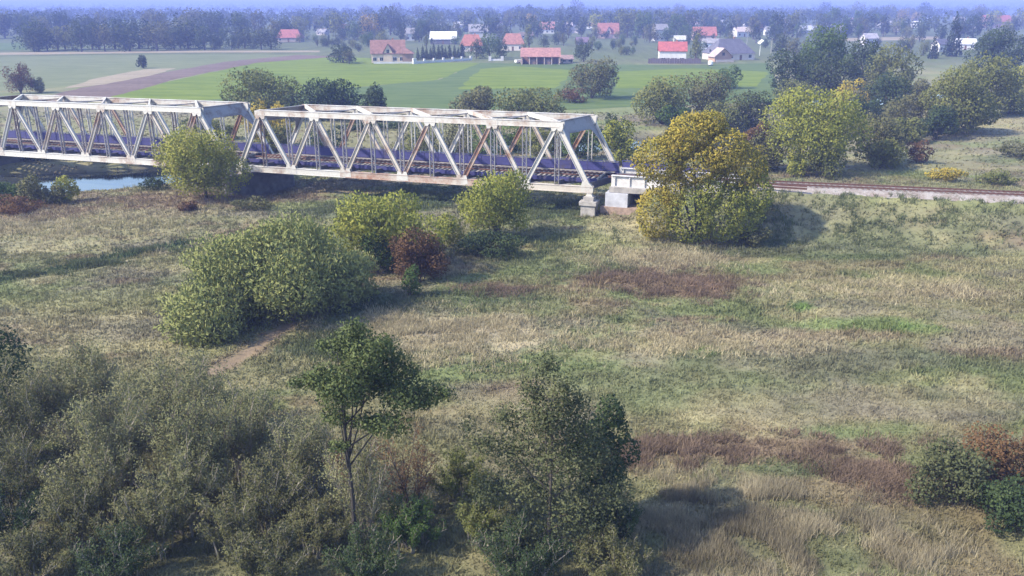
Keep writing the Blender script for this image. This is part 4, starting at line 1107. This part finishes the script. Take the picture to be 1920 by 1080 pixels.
# long open shed
X, Y = G(1014, 121, 0.0); s = mpp(Y)
sh = empty('open_shed', (X, Y + 4, 0), -.03, 'long open-fronted shed with a pink-red sheet roof on posts', 'shed')
w = 76 * s; zf, zb = 13.5 * s, 28 * s
mb = MB(); q = [(-w / 2, -4.2, zf), (w / 2, -4.2, zf), (w / 2, 3.5, zb), (-w / 2, 3.5, zb)]; mb.add(q + [(x, y, z + .18) for x, y, z in q], [(3, 2, 1, 0), (4, 5, 6, 7), (0, 1, 5, 4), (1, 2, 6, 5), (2, 3, 7, 6), (3, 0, 4, 7)]); mb.build('roof', roofm(PINK), sh)
mb = MB(); mb.box(-w / 2 + .4, w / 2 - .4, 2.6, 2.9, 0, zb - 1.4); mb.box(-w / 2 + .35, -w / 2 + .6, -3.6, 2.6, 0, zf - .1); mb.build('back_wall', wallm((.20, .12, .10)), sh)
for k in range(6):
    x = -w / 2 + .7 + k * (w - 1.4) / 5
    mb = MB(); mb.box(x - .16, x + .16, -3.9, -3.58, -.1, zf + .02); mb.build('post', wallm((.45, .36, .33)), sh)
for k in (1, 3):
    x = -w / 2 + .9 + k * (w - 1.4) / 5
    mb = MB(); mb.box(x, x + 2.4, -3.4, -3.2, 0, 2.0); mb.build('door_leaf', wallm((.16, .11, .10)), sh)

house('white house with a bright scarlet roof and a dark lower front', 1262, 119, 50, 38, WHW, (.55, .07, .08), rz=-.1, wallf=.62, wins=3)
house('low bungalow with a broad slate-blue hipped roof and brown timber gable', 1372, 113, 78, 37, (.52, .45, .42), SLATE, rz=.28, wallf=.36, hip=.6, wins=4, depth=.75)
X, Y = G(1353, 115, 0.0); s = mpp(Y)
an = empty('timber_annex', (X - 1, Y - .5, 0), .28, 'brown timber gabled annex in front of the slate-roofed bungalow', 'annex')
mb = MB(); mb.add([(-4, -3, 0), (4, -3, 0), (4, -3, 2.4), (0, -3, 5.6), (-4, -3, 2.4), (-4, 3, 0), (4, 3, 0), (4, 3, 2.4), (0, 3, 5.6), (-4, 3, 2.4)], [(0, 1, 2, 3, 4), (1, 6, 7, 2), (5, 0, 4, 9), (6, 5, 9, 8, 7), (2, 7, 8, 3), (3, 8, 9, 4)]); mb.build('wall', wallm((.36, .24, .18)), an)
mb = MB()
for sx in (-1, 1):
    q = [(sx * 4.6, -3.6, 1.95), (0, -3.6, 5.65), (0, 3.2, 5.65), (sx * 4.6, 3.2, 1.95)]
    mb.add(q + [(x, y, z + .2) for x, y, z in q], [(0, 1, 2, 3), (7, 6, 5, 4), (0, 4, 5, 1), (1, 5, 6, 2), (2, 6, 7, 3), (3, 7, 4, 0)])
mb.build('roof', roofm((.34, .27, .26)), an)
mb = MB(); mb.box(-.6, .6, -3.08, -2.98, 2.6, 3.9); mb.build('window', GLASS, an)
mb = MB(); mb.box(-4.2, 4.4, -4.6, -4.4, -.1, 1.0); mb.build('porch_rail', wallm((.5, .42, .38)), an)

HOUSES = [
    ('house with a low red roof sunk among the dark trees of the shelter belt', 541, 79, 46, 22, (.30, .26, .25), (.46, .09, .09), 0., .4, .5),
    ('long dark shed with a gleaming white sheet roof', 831, 83, 48, 22, (.10, .10, .13), WHT, .0, .45, 0.),
    ('white house with grey roof behind the white-roofed shed', 896, 71, 34, 24, WHW, GREY, .1, .5, 0.),
    ('red-roofed house half hidden behind the dark thuja hedge', 884, 97, 42, 30, (.42, .38, .36), (.50, .13, .085), 0., .42, .6),
    ('cream house with orange-red hipped roof next to the open shed', 962, 95, 42, 30, (.56, .50, .46), (.46, .15, .11), -.05, .45, .6),
    ('small white house with a rosy roof behind the open shed', 1026, 63, 27, 21, WHW, PINK, .0, .42, 0.),
    ('wide red-roofed house with a white front dormer', 1141, 72, 38, 27, (.44, .33, .31), (.46, .14, .12), .0, .34, 0.),
    ('tall plain white house next to a big green tree', 1238, 77, 26, 30, WHW, GREY, .3, .70, 0.),
    ('house with a long red roof above the slate bungalow', 1322, 76, 42, 24, (.46, .36, .36), (.52, .13, .10), .0, .40, 0.),
    ('pale blue-white low house tucked behind the slate bungalow', 1337, 92, 36, 18, (.60, .62, .70), GREY, .0, .62, 0.),
    ('white cottage with pale gable among garden trees past the bungalow', 1392, 69, 34, 17, WHW, (.44, .36, .33), .4, .55, 0.),
    ('white block-like house in the distant clearing', 1662, 53, 28, 13, WHW, GREY, .1, .6, 0.),
    ('orange-roofed white house far beyond the dry strip', 1738, 36, 24, 13, WHW, (.48, .22, .12), .2, .5, 0.),
    ('red-roofed house with purple-brown lower roof above the round tree', 1872, 52, 52, 22, (.30, .20, .24), (.48, .09, .10), .1, .5, .0),
    ('white house behind the spruce with a dark roof', 1768, 97, 30, 22, WHW, SLATE, .4, .62, 0.),
    ('low white house with pale roof on the other side of the spruce', 1812, 93, 36, 19, WHW, (.50, .50, .54), -.2, .55, 0.),
    ('narrow white house between the tree belt and the white-roofed shed', 768, 76, 18, 22, WHW, GREY, .2, .6, 0.),
    ('grey-green garden house behind the scarlet-roofed house', 1276, 84, 22, 16, (.44, .46, .42), (.40, .40, .38), .1, .6, 0.),
    ('grey-blue barn roof behind the tall fresh green tree', 1518, 62, 32, 13, (.3, .3, .34), (.36, .37, .46), .1, .4, 0.),
    ('small white shed left of the grey-blue barn', 1441, 66, 12, 15, WHW, GREY, .1, .6, 0.),
    ('pale house wall glimpsed behind the domed tree', 1632, 84, 28, 20, (.46, .45, .52), (.30, .28, .32), .3, .6, 0.),
    ('small pale-roofed house in the garden trees behind the rosy-roofed one', 1062, 58, 22, 15, (.4, .38, .4), (.42, .36, .38), .2, .5, 0.),
    ('brown hut with pale porch beside the open shed', 1062, 118, 22, 13, (.42, .33, .30), (.40, .24, .22), .1, .55, 0.),
    ('dark-roofed low barn near the wide red-roofed house', 1092, 84, 22, 13, (.22, .17, .2), (.13, .09, .13), .1, .4, 0.),
    ('pinkish long house far behind the long red roof', 1298, 46, 44, 13, (.5, .38, .38), (.50, .30, .27), .0, .5, 0.),
]
for i, (lab, px, py, wp, hp, wc, rc, rz, wf, hip) in enumerate(HOUSES):
    house(lab, px, py, wp, hp, wc, rc, rz, wallf=wf, hip=hip, wins=3 if wp > 25 else 2, door=wp > 30, chimney=(i % 3 == 0), gable=('dormer' in lab),
          name='barn' if 'barn' in lab else ('shed' if 'shed' in lab else 'house'), cat='barn' if 'barn' in lab else ('shed' if 'shed' in lab.split(' ')[:4] or 'long dark shed' in lab else 'house'))

SMALL = [(604, 66), (644, 60), (700, 56), (862, 52), (925, 58), (944, 48), (986, 72), (1044, 46), (1080, 62), (1112, 54), (1166, 58), (1196, 50), (1212, 62), (1250, 46), (1286, 60), (1352, 50), (1408, 52), (1424, 58), (1470, 48), (1550, 52), (1590, 58), (1610, 46), (1690, 60), (1720, 52), (1800, 46), (1840, 54), (1900, 44), (820, 46), (760, 48)]
for i, (px, py) in enumerate(SMALL):
    rn, rc = [('grey', GREY), ('faded red', (.34, .13, .11)), ('brown', (.22, .15, .13)), ('pale', (.42, .41, .43))][i % 4]
    r_ = house('small distant house with a %s roof half hidden among village trees' % rn, px, py, R.uniform(16, 26), R.uniform(10, 14), R.choice([WHW, (.42, .40, .38), (.36, .33, .34)]), rc, R.uniform(-.5, .5), wallf=.5, wins=2, door=False, chimney=(i % 2 == 0))[0]
    r_['group'] = 'small distant houses with %s roofs' % rn

# long white wall with pillars in front of the thuja hedge
X, Y = G(776, 120, 0.0); X2, Y2 = G(884, 113, 0.0)
wl = empty('white_wall', (X, Y, 0), math.atan2(Y2 - Y, X2 - X), 'long low white wall with square pillars before the dark thuja hedge', 'wall')
Lw = math.hypot(X2 - X, Y2 - Y)
mb = MB(); mb.box(0, Lw, -.15, .15, -.3, 1.0); mb.build('wall_base', wallm(WHW), wl)
for k in range(7):
    x = .4 + k * (Lw - .8) / 6
    ww = .9 if k == 0 else .45
    mb = MB(); mb.box(x - ww, x + ww, -.35, .35, -.3, 2.3 if k == 0 else 1.9); mb.build('pillar', wallm(WHW), wl)
    if k < 6:
        mb = MB()
        for q in range(6):
            xx = x + (q + 1.2) * (Lw - .8) / 6 / 7.4; mb.box(xx - .06, xx + .06, -.04, .04, 1.0, 1.6)
        mb.box(x + ww, x + (Lw - .8) / 6 - .45, -.05, .05, 1.6, 1.68)
        mb.build('fence_panel', DARKST, wl)
X, Y = G(918, 114, 0.0)
wl = empty('white_wall', (X, Y, 0), .05, 'short white gate wall with one pillar, past the long white wall', 'wall')
mb = MB(); mb.box(0, 6.0, -.15, .15, -.3, .8); mb.build('wall_base', wallm(WHW), wl)
for x in (0, 5.4):
    mb = MB(); mb.box(x - .45, x + .75, -.4, .4, -.3, 1.9); mb.build('pillar', wallm(WHW), wl)
# dark board fence before the scarlet-roofed house
X, Y = G(1215, 119, 0.0)
fn = empty('board_fence', (X, Y, 0), -.05, 'dark board fence running in front of the scarlet-roofed house', 'fence')
for k in range(22):
    mb = MB(); mb.box(k * 1.0 + .03, k * 1.0 + .97, -.05, .05, -.1, 2.0 + .12 * ((k * 7) % 3)); mb.build('board', wallm((.10, .08, .10)), fn)
# pole-mounted solar panel, poles, white tank
X, Y = G(1424, 104, 0.0)
so = empty('solar_panel', (X, Y, 0), .5, 'white panel mounted on a tall pole beside the slate bungalow', 'solar panel')
mb = MB(); mb.tube([(0, 0, -.3), (0, 0, 6.2)], [.12, .09], 8); mb.build('pole', FRAME, so)
mb = MB(); mb.bar((-1.3, 0, 5.6), (1.3, 0, 7.2), 1.4, .12, (0, -.5, 1)); mb.build('panel', FRAME, so)
for i, (px, py, hh) in enumerate([(1306, 118, 9.5), (1400, 84, 9.5), (1445, 103, 8)]):
    X, Y = G(px, py, 0.0)
    po = empty('utility_pole', (X, Y, 0), .3, ['pale utility pole rising in front of the tree by the scarlet-roofed house', 'utility pole behind the slate bungalow roof', 'short pale pole next to the pole-mounted white panel'][i], 'pole')
    mb = MB(); mb.tube([(0, 0, -.3), (0, 0, hh)], [.16, .11], 7); mb.build('shaft', CONC, po)
    mb = MB(); mb.box(-.9, .9, -.06, .06, hh - .9, hh - .76); mb.build('crossarm', CONC, po)
X, Y = G(1332, 123, 0.0)
tk = empty('water_tank', (X, Y, 0), 0, 'white round tank standing on the pasture below the bungalow', 'tank')
mb = MB(); mb.tube([(0, 0, .35), (0, 0, .5), (0, 0, 1.6), (0, 0, 1.95)], [.8, 1.0, 1.0, .6], 14); mb.build('drum', FRAME, tk)
mb = MB(); mb.box(-.8, .8, -.6, .6, -.1, .349); mb.build('cradle', DARKST, tk)
X, Y = G(972, 119, 0.0)
hy = empty('garden_trailer', (X, Y, 0), .5, 'small white trailer parked by the end of the open shed', 'trailer')
mb = MB(); mb.box(-1.4, 1.4, -.8, .8, .5, 1.5); mb.build('body', FRAME, hy)
for sx in (-1, 1):
    mb = MB(); mb.prism([(math.cos(t) * .35, .33 + math.sin(t) * .35) for t in np.linspace(0, 2 * math.pi, 12, endpoint=False)], sx * .82 - .08 * (sx > 0), sx * .82 + .08 * (sx < 0)); mb.build('wheel', DARKST, hy)
mb = MB(); mb.box(1.4, 2.5, -.05, .05, .45, .55); mb.build('drawbar', DARKST, hy)

# ------------------------------------------------------------------ trees of the village and shelter belt (shared meshes, individual things)
PROTO = {}
def proto(shape, key, v):
    kk = (shape, key, v)
    if kk in PROTO: return PROTO[kk]
    rng = random.Random(hash((shape, key, v)) % 9999 if False else (len(PROTO) * 31 + 5))
    if shape == 'cone':
        L = [(rng.uniform(-.04, .04), rng.uniform(-.04, .04), .06 + .88 * t, .36 * (1 - t) ** .8 + .03, .36 * (1 - t) ** .8 + .03, .10) for t in np.linspace(0, 1, 12)]
        n, lf = 800, .06
    elif shape == 'tall':
        L = make_lobes(.55, .55, .12, 1, 11, rng, .25); n, lf = 1000, .042
    else:
        L = make_lobes(.95, .95, .06, 1, 13, rng, .12); n, lf = 1300, .05
    Vl, Ol = leaf_cloud(L, n, lf, 1.2, 900 + len(PROTO), 0, .55, .0); crown = np_mesh('crown', Vl, 4, None, Ol); crown.materials.append(LM(key))
    trunk = trunk_mesh(L, .15, .028, 900 + len(PROTO), 1, .1, 5); trunk.materials.append(BARK)
    PROTO[kk] = (trunk, crown)
    return PROTO[kk]
def far_tree(name, label, group, px, py, hpx, aspect=1.0, key='wood', shape='round', v=0, Y=None):
    if Y is None: X, Y = G(px, py, 0.0)
    else: X = at_Y(px, Y)
    h = hpx * mpp(Y); t, c = proto(shape, key, v)
    root = empty(name, (X, Y, 0), R.uniform(0, 6.28), label, 'tree', group); root.scale = (h * aspect, h * aspect, h)
    obj('trunk', t, None, root); obj('crown', c, None, root)
    return root

# shelter belt by the fields on the left
for i in range(34):
    px = 62 + i * 15.4 + R.uniform(-5, 5); py = 96.5 - 6 * (i / 34) + R.uniform(-4, 2)
    if 515 < px < 575: py -= 14
    far_tree('belt_tree', 'dark broadleaf tree in the shelter belt beyond the stubble field', 'trees of the shelter belt', px, py, R.uniform(34, 58) * (1 if px < 400 else .72), R.uniform(.7, 1.2), R.choice(['darkgreen', 'wood', 'wood', 'greyolive', 'olive']), 'round', R.randrange(3))
for i in range(26):
    px = -40 + i * 24 + R.uniform(-8, 8)
    far_tree('belt_tree', 'taller hazy tree standing behind the shelter belt', 'tall trees behind the shelter belt', px, R.uniform(68, 82), R.uniform(38, 52), R.uniform(.75, 1.1), R.choice(['wood', 'darkgreen', 'greyolive']), R.choice(['round', 'tall']), R.randrange(3))
far_tree('golden_tree', 'single golden-yellow tree above the dark shelter belt end', None, 692, 74, 46, .9, 'goldfar', 'round', 0)
far_tree('golden_tree', 'bright yellow tree next to the small white house with rosy roof', None, 996, 62, 34, .7, 'goldfar', 'round', 1)
far_tree('golden_tree', 'yellow-green tree beside the wide red-roofed house', None, 1116, 66, 38, .8, 'yellowgreen', 'round', 1)
far_tree('golden_tree', 'orange autumn tree in front of the pinkish long house', None, 1322, 58, 34, .8, 'goldfar', 'tall', 2)
far_tree('golden_tree', 'yellow tree by the white block-like house', None, 1690, 48, 30, .8, 'goldfar', 'round', 0)
far_tree('golden_tree', 'orange tree by the far orange-roofed house', None, 1716, 46, 22, 1.0, 'goldfar', 'round', 1)
far_tree('golden_tree', 'yellow-topped tree beside the red and purple roofs', None, 1858, 58, 36, .9, 'yellowgreen', 'round', 2)
far_tree('spruce_tree', 'single tall dark spruce rising above the white village houses', None, 1784, 106, 80, .55, 'spruce', 'cone', 0)
far_tree('spruce_tree', 'small dark spruce behind the white house with grey roof', None, 872, 60, 32, .5, 'spruce', 'cone', 1)
far_tree('spruce_tree', 'dark narrow conifer in front of the spruce-side houses', None, 1748, 110, 44, .6, 'spruce', 'cone', 1)
# thuja hedge: separate cones
for i in range(12):
    px = 784 + i * 7.6 + R.uniform(-1.5, 1.5)
    far_tree('thuja', 'dark cone-shaped thuja in the row behind the long white wall', 'thujas behind the white wall', px, 112.5 - .45 * i + R.uniform(-1, 0), R.uniform(20, 30), .55, 'spruce', 'cone', i % 2)
far_tree('garden_tree', 'bright green tree right behind the short white gate wall', None, 918, 109, 46, .75, 'green', 'round', 0)
far_tree('garden_tree', 'dark green tree at the end of the thuja row', None, 893, 110, 36, .9, 'wood', 'round', 1)
far_tree('garden_tree', 'dusky green tree between the cream house and the white gate wall', None, 940, 112, 30, .9, 'darkgreen', 'round', 2)
far_tree('garden_tree', 'olive tree between cream house and small rosy-roofed house', None, 992, 92, 46, .75, 'olive', 'tall', 0)
far_tree('garden_tree', 'grey-green round tree at the end of the open shed', None, 1094, 116, 36, 1.0, 'wood', 'round', 0)
far_tree('garden_tree', 'tall olive tree in front of the scarlet-roofed house', None, 1303, 119, 56, .72, 'olive', 'tall', 1)
far_tree('garden_tree', 'tall green tree beside the tall plain white house', None, 1268, 74, 46, .8, 'green', 'round', 2)
far_tree('garden_tree', 'bushy tree at the foot of the beige house', None, 655, 120, 24, 1.1, 'greyolive', 'round', 1)
VT = [(640, 74, 44), (664, 76, 40), (712, 72, 52), (732, 66, 56), (752, 80, 44), (790, 76, 40), (800, 90, 28), (812, 60, 40), (856, 74, 30), (920, 66, 36), (936, 72, 30), (950, 60, 34), (975, 56, 34), (1008, 70, 30), (1046, 62, 40), (1058, 70, 36),
      (1075, 56, 46), (1090, 70, 28), (1160, 66, 44), (1176, 70, 48), (1192, 66, 44), (1206, 72, 50), (1218, 80, 34), (1258, 60, 40), (1290, 70, 46), (1308, 84, 30), (1350, 70, 34), (1366, 76, 34), (1378, 62, 38), (1412, 74, 44), (1424, 64, 48), (1452, 78, 56), (1470, 74, 52),
      (1486, 70, 46), (1540, 66, 40), (1560, 60, 44), (1586, 70, 36), (1604, 62, 42), (1622, 68, 48), (1640, 58, 38), (1680, 66, 34), (1700, 72, 22), (1728, 66, 28), (1752, 60, 34), (1762, 78, 30), (1800, 66, 40), (1822, 74, 40), (1838, 62, 42), (1900, 66, 44), (1915, 54, 36), (1880, 80, 40),
      (1708, 96, 30), (1730, 104, 32), (1690, 102, 34), (1020, 90, 22), (1040, 84, 26), (1110, 92, 24), (1340, 62, 28), (1465, 108, 44), (1490, 112, 40)]
KN = {'wood': 'mid-green', 'green': 'fresh green', 'olive': 'olive', 'greyolive': 'grey-green', 'darkgreen': 'dark green'}
for i in range(110):        # gardens fill the gaps between the houses
    px = 590 + R.random() * 1340; py = R.uniform(52, 92)
    if 1080 < px < 1220 and py > 80: py -= 18
    if any(abs(px - hh[1]) < hh[3] * .55 and -2 < py - hh[2] < 12 for hh in HOUSES): continue
    VT.append((px, py, R.uniform(14, 36)))
for i in range(26):
    VT.append((1075 + R.random() * 150, R.uniform(70, 104), R.uniform(8, 18)))
for i in range(16):
    VT.append((590 + R.random() * 90, R.uniform(76, 104), R.uniform(8, 18)))
for hh in HOUSES:
    for sg in (-1, 1):
        VT.append((hh[1] + sg * hh[3] * R.uniform(.35, .62), hh[2] + R.uniform(.5, 2.5), hh[4] * R.uniform(.45, .95)))
for i, (px, py, hp) in enumerate(VT):
    k = R.choice(['wood', 'green', 'olive', 'greyolive', 'wood', 'darkgreen'])
    far_tree('village_tree', KN[k] + ' tree among the scattered village houses', KN[k] + ' trees among the village houses', px, py, hp * R.uniform(.85, 1.1), R.uniform(.7, 1.05), k, R.choice(['round', 'round', 'tall']), R.randrange(3))
for i in range(50):
    px = 560 + R.random() * 1390; py = R.uniform(34, 58); k = R.choice(['wood', 'olive', 'greyolive', 'darkgreen'])
    far_tree('village_tree', 'blue-hazed ' + KN[k] + ' tree in the gardens behind the village', 'hazy ' + KN[k] + ' trees behind the village', px, py, R.uniform(16, 34), R.uniform(.8, 1.1), k, 'round', R.randrange(3))

# distant woods: one mass of clumps up to the horizon
rng = np.random.default_rng(5)
N = 5200
yy = 620 * (7200 / 620) ** rng.random(N)
xx = (rng.random(N) * 2 - 1) * yy * .85
keep = (fbm(xx / 260, yy / 420, 77, 3) > .40) | (yy > 2600)
keep &= ~((yy < 900) & (np.abs(xx / yy - .1) < .62) & (rng.random(N) < .75))
xx, yy = xx[keep], yy[keep]
zz = height(xx, yy); hh = 12 + 9 * rng.random(len(xx)); ww = hh * (.7 + .5 * rng.random(len(xx)))
parts = []; outs = []
for i in range(len(xx)):
    n = 70 if yy[i] < 1300 else (36 if yy[i] < 2600 else 20)
    d = rng.normal(size=(n, 3)); d /= np.linalg.norm(d, axis=1)[:, None]; d[:, 2] = np.abs(d[:, 2]) * 1.0 - .25 * rng.random(n)
    r = (.75 + .3 * rng.random(n))[:, None]
    p = np.array([xx[i], yy[i], zz[i] + hh[i] * .42]) + d * r * np.array([ww[i] * .5, ww[i] * .5, hh[i] * .55])
    t = rng.normal(size=(n, 3)); t /= np.linalg.norm(t, axis=1)[:, None]; s = np.cross(t, rng.normal(size=(n, 3))); s /= np.linalg.norm(s, axis=1)[:, None]
    sz = (1.0 if n == 70 else (1.5 if n == 36 else 2.3)) * (.7 + .7 * rng.random(n))[:, None]
    parts.append(np.stack([p - t * sz, p + s * sz * 1.3, p + t * sz], 1).reshape(-1, 3)); outs.append(d)
tag(obj('distant_woods', np_mesh('distant_woods', np.concatenate(parts), 3, None, np.concatenate(outs)), LM('wood')), 'blue hazy woods stretching behind the village to the horizon', 'woods', kind='stuff')

# ------------------------------------------------------------------ meadow grass, weeds and reeds
def blades(x, y, hgt, wid, col, seed, nb=4, lean=.5, spread=.12):
    rng = np.random.default_rng(seed); n = len(x)
    z = height(x, y)
    X = np.repeat(x, nb) + rng.normal(size=n * nb) * spread; Yv = np.repeat(y, nb) + rng.normal(size=n * nb) * spread; Z = np.repeat(z, nb) - .04
    H = np.repeat(hgt, nb) * (.6 + .7 * rng.random(n * nb)); W = np.repeat(wid, nb) * (.7 + .6 * rng.random(n * nb))
    a = rng.random(n * nb) * 6.283; l = rng.random(n * nb) * lean * H; b = rng.random(n * nb) * 6.283
    dx, dy = np.cos(a) * W / 2, np.sin(a) * W / 2
    V = np.stack([np.stack([X - dx, Yv - dy, Z], 1), np.stack([X + dx, Yv + dy, Z], 1), np.stack([X + np.cos(b) * l, Yv + np.sin(b) * l, Z + H], 1)], 1).reshape(-1, 3)
    C = np.repeat(np.repeat(col, nb, 0) * (.75 + .5 * rng.random((n * nb, 1))), 3, 0)
    return V, C
def scatter(n, y0, y1, seed, half=.72, pad=8):
    rng = np.random.default_rng(seed)
    y = np.sqrt(y0 ** 2 + (y1 ** 2 - y0 ** 2) * rng.random(n)); x = (rng.random(n) * 2 - 1) * (y * half + pad)
    return x, y
GRASSM = tint_mat('grass_blades', .25)
VV, CC = [], []
for (n, y0, y1, hs, ws, sd) in ((52000, 27, 50, .30, .075, 1), (62000, 50, 82, .32, .11, 2), (40000, 82, 128, .34, .19, 3), (14000, 128, 200, .40, .30, 4)):
    x, y = scatter(n, y0, y1, 300 + sd)
    hgt = hs * (.5 + 1.2 * fbm(x / 5, y / 3, 88, 3)) * (.7 + .6 * NP.random(n))
    z = height(x, y)
    ok = z > -1.6
    ok &= ~((np.abs(track_d(x, y)) < 2.9) & (x > 15))
    for pts, w, k, s, dz in LINEW:
        if k == PAL['brownpath'] or w < .45: ok &= seg_dist(x, y, pts) > w * .55
    x, y, hgt = x[ok], y[ok], hgt[ok]
    V, C = blades(x, y, hgt * .62, np.full(len(x), ws), groundcol(x, y) * 1.06, 400 + sd, 4, 1.3)
    VV.append(V); CC.append(C)
x, y = scatter(9000, 28, 125, 377)
ok = (height(x, y) > -1.2) & ~((np.abs(track_d(x, y)) < 2.9) & (x > 15)) & (fbm(x / 7, y / 5, 93, 3) > .46)
x, y = x[ok], y[ok]
V, C = blades(x, y, .34 + .35 * NP.random(len(x)), np.full(len(x), .085), groundcol(x, y) * (.8 + .55 * NP.random((len(x), 1))), 477, 12, .9, .22)
VV.append(V); CC.append(C)
tag(obj('meadow_grass', np_mesh('meadow_grass', np.concatenate(VV), 3, np.concatenate(CC)), GRASSM), 'rough autumn meadow grass of mixed green and straw tufts', 'grass', kind='stuff')

def patch_pts(lst, seed):
    rng = np.random.default_rng(seed); xs, ys = [], []
    for px, py, rx, ry, n in lst:
        cx, cy, wx, wy = _px_ellipse(px, py, rx, ry)
        xs.append(cx + np.clip(rng.normal(size=n) * .55, -1.4, 1.4) * wx); ys.append(cy + np.clip(rng.normal(size=n) * .6, -1.5, 1.5) * wy)
    return np.concatenate(xs), np.concatenate(ys)
def weeds(name, label, lst, hgt, wid, col, seed, nb=5, lean=.4, var=.35):
    x, y = patch_pts(lst, seed); rng = np.random.default_rng(seed + 1); n = len(x)
    keep = fbm(x / 1.6, y / 1.6, seed, 3) > .47
    x, y = x[keep], y[keep]; n = len(x)
    c = np.array(col)[None, :] * (1 + var * (fbm(x / 2, y / 2, seed + 5, 3) - .5) * 2)[:, None]
    V, C = blades(x, y, hgt * (.55 + .8 * fbm(x / 2.5, y / 2.5, seed + 3, 3)), np.full(n, wid), c, seed + 2, nb, lean, .16)
    tag(obj(name, np_mesh(name, V, 3, C), GRASSM), label, 'weeds', kind='stuff')
weeds('brown_weeds', 'rust-brown patch of withered weeds in the meadow', [(1400, 838, 270, 20, 5200), (1250, 860, 110, 18, 1800), (1640, 888, 95, 36, 2600), (1225, 530, 140, 26, 4200), (1340, 548, 55, 16, 900), (950, 545, 110, 14, 900), (330, 376, 200, 12, 1200), (90, 394, 120, 14, 900)], .36, .05, (.165, .122, .090), 501, 5, 1.3, .7)
weeds('dry_reeds', 'tall dry straw-coloured reeds in front of the brown weeds', [(1330, 985, 170, 70, 4200), (1550, 1020, 220, 60, 4200), (1250, 930, 60, 30, 700), (1460, 930, 130, 20, 1100)], .55, .03, (.235, .205, .140), 521, 7, .7, .9)
weeds('dry_grass', 'pale pinkish dry grass heads in the middle of the meadow', [(850, 632, 190, 42, 8000), (700, 622, 80, 26, 2200), (1225, 488, 120, 18, 3400), (830, 505, 70, 10, 1200), (1640, 545, 200, 20, 2600), (150, 420, 220, 40, 6000), (1320, 645, 180, 20, 3000)], .36, .06, (.36, .315, .205), 541, 4, 1.1)
weeds('rank_grass', 'dark green rank grass along the meadow ditch and slope', [(1600, 440, 320, 26, 5200), (790, 375, 95, 22, 2600), (640, 395, 120, 12, 1400), (1050, 395, 70, 14, 1500), (60, 514, 60, 4, 700), (170, 494, 60, 4, 700), (280, 470, 60, 4, 600), (640, 650, 80, 30, 1800), (1000, 470, 120, 30, 2200)], .42, .08, (.105, .125, .062), 561, 5, 1.0)

# ------------------------------------------------------------------ air
hz = MB(); hz.box(-8800, 8800, -380, 8800, -6.0, 46.0)
m = bpy.data.materials.new('thin_haze'); m.use_nodes = True; nt = m.node_tree
nt.nodes.remove(nt.nodes['Principled BSDF'])
pv = nt.nodes.new('ShaderNodeVolumePrincipled')
pv.inputs['Color'].default_value = (0.34, 0.43, 1.0, 1)
pv.inputs['Density'].default_value = 0.00048
pv.inputs['Anisotropy'].default_value = 0.0
nt.links.new(pv.outputs[0], nt.nodes['Material Output'].inputs['Volume'])
tag(hz.build('haze', m), 'thin blue-violet haze veiling the distance', 'haze', kind='stuff')
